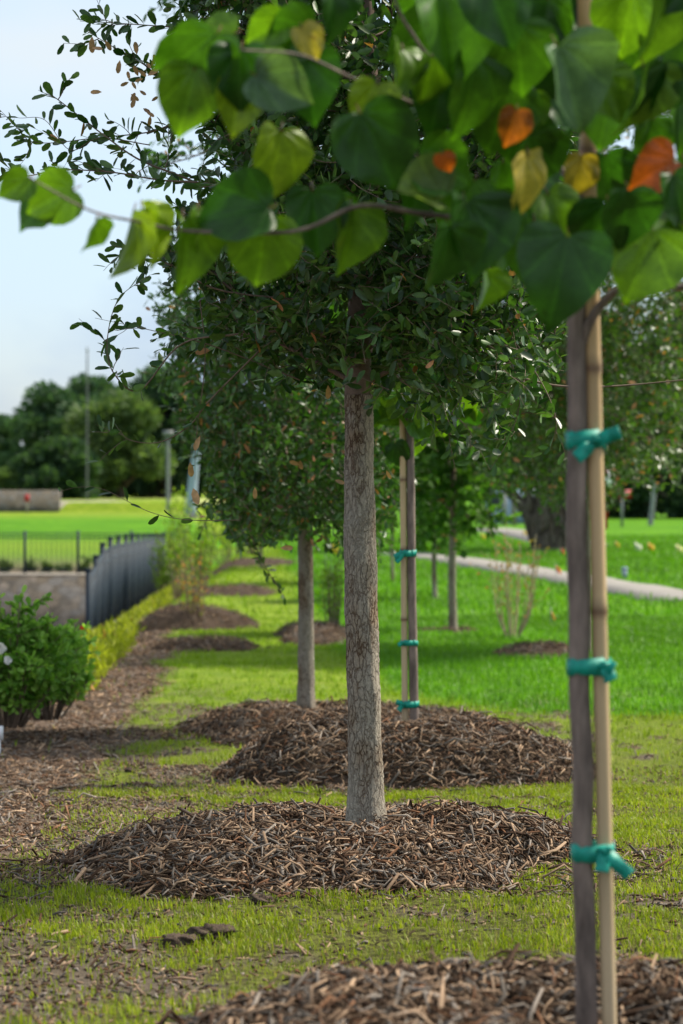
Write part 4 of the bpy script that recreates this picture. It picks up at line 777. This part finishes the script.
# ------------------------------------------------------------------ shrubs
def bush(label, px, py, Y, h, hw_, n, lsz, dark, light, name='shrub', group=None, stems=14):
    root = thing(name, label, 'shrub', tuple(P(px, py, Y)), group); b = P(px, py, Y); T = Tree()
    for i in range(stems):
        a = rng.random() * 6.28; r = hw_ * math.sqrt(rng.random()); top = b + np.array([math.cos(a) * r, math.sin(a) * r, h * (1.1 - .5 * (r / hw_) ** 2) * rng.uniform(.65, 1.2)]); p = spline([b + np.array([math.cos(a) * r * .3, math.sin(a) * r * .3, -.02]), (b + top) / 2 + [math.cos(a) * r * .2, math.sin(a) * r * .2, 0], top], 8)
        T.twig(p, .006, .002, 4); T.leaves_on(p, lsz[0] * .5, .3, 1.1, 1)
        for j in range(7): k = rng.integers(2, 7); t = wander(p[k], np.array([rng.normal(), rng.normal(), .7]), h * .35 * rng.uniform(.4, 1), 4, .2); T.twig(t, .003, .0012, 3); T.leaves_on(t, lsz[0] * .45, .05, 1.0, 2)
    T.br.build('stems', M_twig, root); finish_leaves(T, 'foliage', M_farleaf, root, lsz, .5, (OAK_T, OAK_F), lambda n: oakcols(n, dark, light, 0, 1.0)); return root
gA = 'green shrubs in the left bed'
bush('bushy green shrub at the left edge with white blooms on it', 8, 722, 10.9, .47, .28, 0, (.03, .05), (.065, .18, .02), (.25, .42, .09), group=gA, stems=42)
bush('bright green shrub beside the one with white blooms, in front of the stone wall', 48, 715, 11.5, .40, .22, 0, (.03, .05), (.065, .18, .02), (.25, .42, .09), group=gA, stems=36)
bush('green shrub nearest the yellow groundcover, with a red bloom', 66, 702, 12.6, .33, .11, 0, (.03, .05), (.06, .17, .02), (.23, .40, .08), group=gA, stems=26)
def bloom(label, px, py, Y, r, c, name='rose_bloom'):
    it = []; p = P(px, py, Y); VV = []; FF = []; n = 0
    for k in range(16):
        a = k * 2.4; rr = r * (.35 + .65 * k / 16); d = np.array([math.cos(a), -.8 + .7 * k / 16, math.sin(a)]); V, F, C = leafarr(OAK_T, OAK_F, p[None], d[None], np.array([[0, -1., .2]]), np.array([rr]), np.array([rr * 1.1]), np.array([c])); VV.append(V); FF.append(F + n); n += len(V)
    V = np.concatenate(VV); o = fmesh(name, V, np.concatenate(FF), M_flower, None, np.tile(c, (len(V), 1))); tag(o, label, 'flower')
bloom('upper white bloom at the left picture edge on the green shrub', 1, 648, 10.6, .03, (.8, .8, .8)); bloom('lower white bloom near the left picture edge on the green shrub', 8, 660, 10.55, .022, (.75, .76, .8)); bloom('small red bloom on the shrub next to the fence end', 82, 628, 12.3, .013, (.6, .05, .02))
lt = thing('plant_label', 'white plant label standing in the mulch at the left edge under the shrub', 'plant label', tuple(P(1, 742, 10.3))); m = MB(); m.obox(P(0, 733, 10.3), (.014, 0, 0), (0, .001, 0), (0, 0, .030)); m.build('label_card', M_white, lt)
m = MB(); m.obox(P(0, 755, 10.31), (.003, 0, 0), (0, .001, 0), (0, 0, .064)); m.build('stem', M_white, lt)
# groundcover strip by the fence
n = 15000; y = rng.uniform(13.2, 46, n); f = np.clip((y - 13.2) / 10, 0, 1); lo = np.interp(y, [13.2, 17, 20, 26, 46], [-1.52, -1.95, -2.15, -2.3, -3.2]); hi = np.interp(y, [13.2, 17, 22, 30, 46], [-1.40, -1.50, -1.85, -2.15, -3.0]); x = lo + (hi - lo) * rng.random(n)
T = Tree(); b = np.column_stack([x, y, gz(x, y)]); hgt = .15 * (.5 + .9 * fbm(x * 3, y * 2, 2)) * rng.uniform(.3, 1.2, n); Pp = b + np.column_stack([rng.normal(0, .03, n), rng.normal(0, .03, n), hgt]); Pp = np.concatenate([Pp, b + np.column_stack([np.zeros((n, 2)), hgt * .4])])
Dd = unit(rng.normal(size=(2 * n, 3)) * [.5, .5, .3] + [0, 0, .8]); Ls = rng.uniform(.04, .09, 2 * n); V, F, C = leafarr(FAR_T, FAR_F, Pp, Dd, unit(rng.normal(size=(2 * n, 3))), Ls, Ls * .25, oakcols(2 * n, (.12, .15, .01), (.30, .33, .03), .02, 1.0))
tag(fmesh('groundcover', V, F, M_farleaf, None, C), 'feathery yellow-green groundcover between the mulch bed and the fence', 'groundcover', kind='stuff')
M_palestem = mat_simple('pale_stem', (.36, .29, .19), .8, .3, 40)
def whip(label, px, py, Y, hpx, wpx, ns, nl, lsz, c0, c1, name='multi_stem_shrub', group='thin upright multi-stem shrubs', brown=.0, r=.006, mat=M_twig):
    s = Y / FPX; b = P(px, py, Y); b[2] = gz(b[0], b[1]); root = thing(name, label, 'shrub', tuple(b), group); T = Tree()
    for i in range(ns):
        a = rng.random() * 6.28; q = rng.uniform(.2, 1) * wpx * s; h = hpx * s * rng.uniform(.65, 1.05); e = b + np.array([math.cos(a) * q, math.sin(a) * q, h]); p = spline([b + [math.cos(a) * .03, math.sin(a) * .03, -.03], b + np.array([math.cos(a) * q * .7, math.sin(a) * q * .7, h * .35]), e], 9); T.twig(p, r, r * .3, 5)
        for _ in range(3): t = wander(p[rng.integers(3, 8)], [rng.normal() * .5, rng.normal() * .5, 1], h * .35, 4, .12); T.twig(t, r * .35, r * .15, 3); T.leaves_on(t, nl, .1, .8)
        T.leaves_on(p, nl, .35, .8)
    T.br.build('stems', mat, root); finish_leaves(T, 'foliage', M_farleaf, root, lsz, .5, (OAK_T, OAK_F), lambda n: oakcols(n, c0, c1, brown, 1.0))
LM = ((.10, .20, .01), (.24, .36, .03))
whip('almost bare twiggy shrub alone on the lush lawn, a few orange leaves', 512, 638, 19, 104, 32, 20, .10, (.02, .035), (.14, .12, .03), (.30, .22, .06), brown=.4, r=.0065, mat=M_palestem)
for px, py, Y, h, wp, lb in ((178, 604, 30, 100, 20, 'lime leafy shrub at the end of the iron fence'), (200, 612, 27, 82, 22, 'lime leafy shrub right of the one at the fence end, before the flat mulch patch'), (226, 590, 36, 70, 24, 'lime shrub with grey stems left of the second oak crown'), (252, 586, 40, 60, 22, 'farthest lime shrub with pale stems under the second oak crown'), (165, 596, 34, 70, 18, 'pale lime shrub touching the iron fence'), (333, 628, 19.5, 80, 14, 'airy green-stemmed shrub on the small mound right of the second oak trunk')):
    whip(lb, px, py, Y, h, wp, 12, .045 if px != 333 else .07, (.045, .07) if px != 333 else (.03, .05), *LM, r=.008)
whip('dry brown twiggy shrub on the brown mulch hump', 197, 648, 20.2, 72, 24, 26, .09, (.02, .04), (.15, .15, .04), (.25, .24, .08), brown=.4, r=.004)
for i, px in enumerate((4, 30, 47, 66, 86)): bush('small plant on top of the retaining wall behind the far fence, %s' % ['leftmost of five', 'second from the left', 'middle one', 'fourth from the left', 'rightmost of five'][i], px, 577, 51 + .3 * (i % 2), .34, .17, 0, (.07, .1), (.03, .06, .02), (.09, .13, .05), group='small plants on the retaining wall', stems=6)

# ------------------------------------------------------------------ posts, signs, flags, van
def post(label, name, pts, Y, r, mat=M_grey, cat='pole', cap=None):
    root = thing(name, label, cat, tuple(P(*pts[0], Y))); p = spline([P(a, b, Y) for a, b in pts], 14); m = MB(); m.tube(p, np.linspace(r, r * .8, 14), 10); m.build('shaft', mat, root, True); m = MB(); m.tube([p[0], p[0] + [0, 0, .06]], [r * 1.6, r * 1.4], 10); m.build('base', mat, root); return root, p
o, p = post('tall thin light pole in front of the far trees at the left', 'light_pole', [(87, 506), (87.3, 352)], 118, .05, M_darkgrey); m = MB(); m.tube([p[-1], p[-1] + [0, 0, .25]], [.06, .03], 8); m.build('lamp_head', M_grey, o)
o, p = post('grey lamp post left of the second oak crown', 'lamp_post', [(168, 510), (168, 436)], 88, .075); m = MB(); m.obox(p[-1] + [0, 0, .1], (.18, 0, 0), (0, .18, 0), (0, 0, .1)); m.build('lamp_head', M_grey, o)
o = thing('pillar', 'pale slanting pillar behind the hanging dead leaves at left', 'pillar', tuple(P(190, 515, 80))); m = MB(); p = spline([P(190, 517, 80), P(193, 480, 80), P(198, 438, 80)], 8); m.tube(p, np.linspace(.20, .11, 8), 10); m.build('shaft', M_pale, o, True); m = MB(); m.tube([p[0] - [0, 0, .05], p[0] + [0, 0, .08]], .29, 10); m.build('base', M_conc, o)
o, p = post('leaning grey post on the crest of the right lawn', 'leaning_post', [(650, 528), (655, 484)], 66, .075, M_grey, 'post'); m = MB(); m.tube([p[-1], p[-1] + [0, 0, .04]], .08, 10); m.build('cap', M_grey, o)
sg = thing('red_sign', 'small red rectangular sign with faint white lettering on a grey post', 'sign', tuple(P(621, 527, 62))); m = MB(); m.tube([P(622, 529, 62), P(622, 489, 62)], .035, 8); m.build('post', M_grey, sg, True)
m = MB(); c = P(622.5, 494, 61.94); m.obox(c, (.235, 0, 0), (0, .012, 0), (0, 0, .10)); pl = m.build('plate', M_red, sg); m = MB()
for k in range(6): m.obox(c + [-.13 + k * .052, -.016, 0], (.014, 0, 0), (0, .003, 0), (0, 0, rng.uniform(.025, .045)))
m.build('lettering', M_white, pl)
s2 = thing('octagonal_sign', 'red and white octagonal sign on a red post, half hidden behind the nearest stake', 'sign', tuple(P(604, 527, 58))); m = MB(); m.tube([P(605.5, 529, 58), P(605.5, 470, 58)], .05, 8); m.build('post', M_red, s2, True)
def octa(c, r, th, mb): a = np.arange(8) * math.pi / 4 + math.pi / 8; V = [c + [r * math.cos(t), q, r * math.sin(t)] for q in (-th, th) for t in a]; mb.add(V, [tuple(range(8)), tuple(range(15, 7, -1))] + [(i, 8 + i, 8 + (i + 1) % 8, (i + 1) % 8) for i in range(8)])
m = MB(); c = P(607, 480, 57.9); octa(c, .33, .01, m); pp = m.build('plate', M_red, s2); m = MB(); octa(c + [0, -.014, 0], .22, .003, m); m.build('white_panel', M_white, pp)
def flag(label, px, py, c, Y=None, s=1.0, d=D):
    x0, Y = (X(px, Y), Y) if Y else GP(px, py + 5, d); b = np.array([x0, Y, float(gz(x0, Y))]); h = max(.12, (py - 0 - (HOR + (ZC - b[2]) / Y * FPX)) * -Y / FPX); root = thing('marker_flag', label, 'flag', tuple(b), 'little marker flags in the lawn'); m = MB(); m.tube([b, b + [0, 0, h + .05]], .004, 4); m.build('wire', M_grey, root)
    m = MB(); t = b + [0, 0, h]; s = s * .62; w_ = .11 * s; pts = np.array([t + [i * w_ / 5, .02 * math.sin(i * 1.3), -.012 * i] for i in range(6)]); strip(m, pts, [0, 0, .055 * s], .002); mm = m.build('flag', M_flagc, root); a = mm.data.attributes['Col']; a.data.foreach_set('color', np.tile([*c, 1], len(mm.data.vertices)).astype(np.float32))
YF, WF, OF = (.75, .55, .03), (.75, .75, .55), (.8, .18, .03)
for a in (('yellow flag left of the big leaning trunk', 481, 536, YF, None, 1.2), ('yellow marker flag on the footpath edge behind the bare shrub', 523, 532, YF, None, 1), ('pale flag seen between the closest sapling and its stake', 587, 547, WF, None, 1.3), ('orange-yellow flag, first one right of the nearest stake', 615, 544, YF, None, 1.1), ('big pale flag in the right lawn, between two yellow ones', 635, 547, WF, None, 1.6), ('orange-yellow flag right next to the big pale flag', 648, 547, (.8, .45, .03), None, 1.5), ('pale yellow flag by the right edge of the view', 676, 549, (.8, .75, .3), None, 1.6), ('orange marker flag at the near edge of the path', 556, 570, OF, None, .9),
          ('orange flag standing in the lush lawn below the path', 551, 617, (.7, .3, .03), None, .5), ('pale marker flag low behind the airy shrub', 326, 545, WF, 30, 1.3), ('yellow marker flag low behind the airy shrub', 331, 547, YF, 29.5, 1.5), ('white flag next to the trunk of the big leaning oak', 568, 545, WF, None, .8), ('red flag at the foot of the big leaning oak', 561, 551, (.7, .1, .03), None, .9)):
    flag(*a)
o = thing('valve_marker', 'little blue-white utility marker in the lawn beyond the path', 'marker', tuple(P(624, 576, 30.5))); m = MB(); m.tube([P(624.5, 578, 30.5), P(624.5, 569, 30.5)], .035, 8); m.build('stem', M_pale, o); m = MB(); m.tube([P(624.5, 569, 30.5), P(624.5, 567, 30.5)], [.05, .03], 8); m.build('cap', M_van, o)
o = thing('marker_stake', 'far wooden stake with a red ribbon in front of the low tan wall', 'stake', tuple(P(27, 512, 88))); m = MB(); m.obox(P(27, 506, 88), (.03, 0, 0), (0, .03, 0), (0, 0, .33)); m.build('stick', M_stoneedge, o); m = MB(); m.obox(P(27, 498, 87.9), (.085, 0, 0), (0, .05, 0), (0, 0, .13)); m.build('ribbon', M_red, o)
# van + bollards behind the big oak
vn = thing('parked_van', 'pale blue-grey van parked behind the big oak, mostly hidden by leaves and posts', 'van', tuple(P(505, 527, 72))); s = 72 / FPX
pr = [(478, 524), (478, 512), (484, 508), (492, 490), (498, 486), (545, 486), (547, 524)]; V = [P(a, b, y) for y in (72, 73.7) for a, b in pr]; k = len(pr); m = MB(); m.add(V, [tuple(range(k)), tuple(range(2 * k - 1, k - 1, -1))] + [(i, k + i, k + (i + 1) % k, (i + 1) % k) for i in range(k)]); m.build('body', M_van, vn)
for a in (488, 535):
    m = MB(); c = P(a, 522, 72); m.tube([c + [0, -.03, 0], c + [0, .2, 0]], .19, 16); wv_ = m.build('wheel', M_dark, vn); m = MB(); m.tube([c + [0, -.045, 0], c + [0, -.031, 0]], .10, 12); m.build('rim', M_grey, wv_)
m = MB(); V = [P(a, b, 71.98) for a, b in ((489, 506), (494, 493), (507, 492), (507, 506))]; m.add(V, [(0, 1, 2, 3)]); m.build('window', M_glass, vn)
for px, lb in ((504, 'left grey bollard post in front of the parked van'), (514, 'right pale post in front of the parked van')):
    o = thing('square_post', lb, 'post', tuple(P(px, 528, 68)), 'square posts before the van'); m = MB(); m.box(P(px - 2.6, 529, 68), P(px + 2.6, 488, 68.15)); m.build('shaft', M_grey if px < 510 else M_conc, o); m = MB(); m.box(P(px - 3.4, 488, 67.98), P(px + 3.4, 487, 68.18)); m.build('cap', M_conc, o)
# far house roof between trees
o = thing('red_roofed_house', 'far little house with a red roof showing between the back left trees', 'house', tuple(P(22, 500, 138))); m = MB(); m.box(P(8, 500, 136), P(38, 475, 142)); m.build('wall', M_farbark, o)
a, b, c_, d_ = P(6, 475, 135.5), P(40, 475, 135.5), P(34, 466, 139), P(12, 466, 139); m = MB(); e1 = b + [0, 7, 0]; e0 = a + [0, 7, 0]; m.add([a, b, c_, d_, e0, e1], [(0, 1, 2, 3), (1, 5, 2), (5, 4, 3, 2), (4, 0, 3)]); m.build('roof', M_red, o)
# hazy far mast
o = thing('lattice_mast', 'pale lattice mast far behind the left trees', 'mast', tuple(P(30, 480, 420))); m = MB()
for a in (-1, 1):
    for q in (-1, 1): m.tube([P(30, 480, 420) + [a * .9, q * .9, -3], P(30, 396, 420) + [a * .5, q * .5, 0]], .07, 4)
for k in range(14):
    z = 480 - k * 6; w_ = .9 - k * .03; c = P(30, z, 420); m.tube([c + [-w_, -w_, 0], c + [w_, -w_, 1.0]], .05, 4); m.tube([c + [w_, w_, 0], c + [-w_, w_, 1.0]], .05, 4)
m.build('frame', M_pale, o)
print('objects', len(bpy.data.objects))
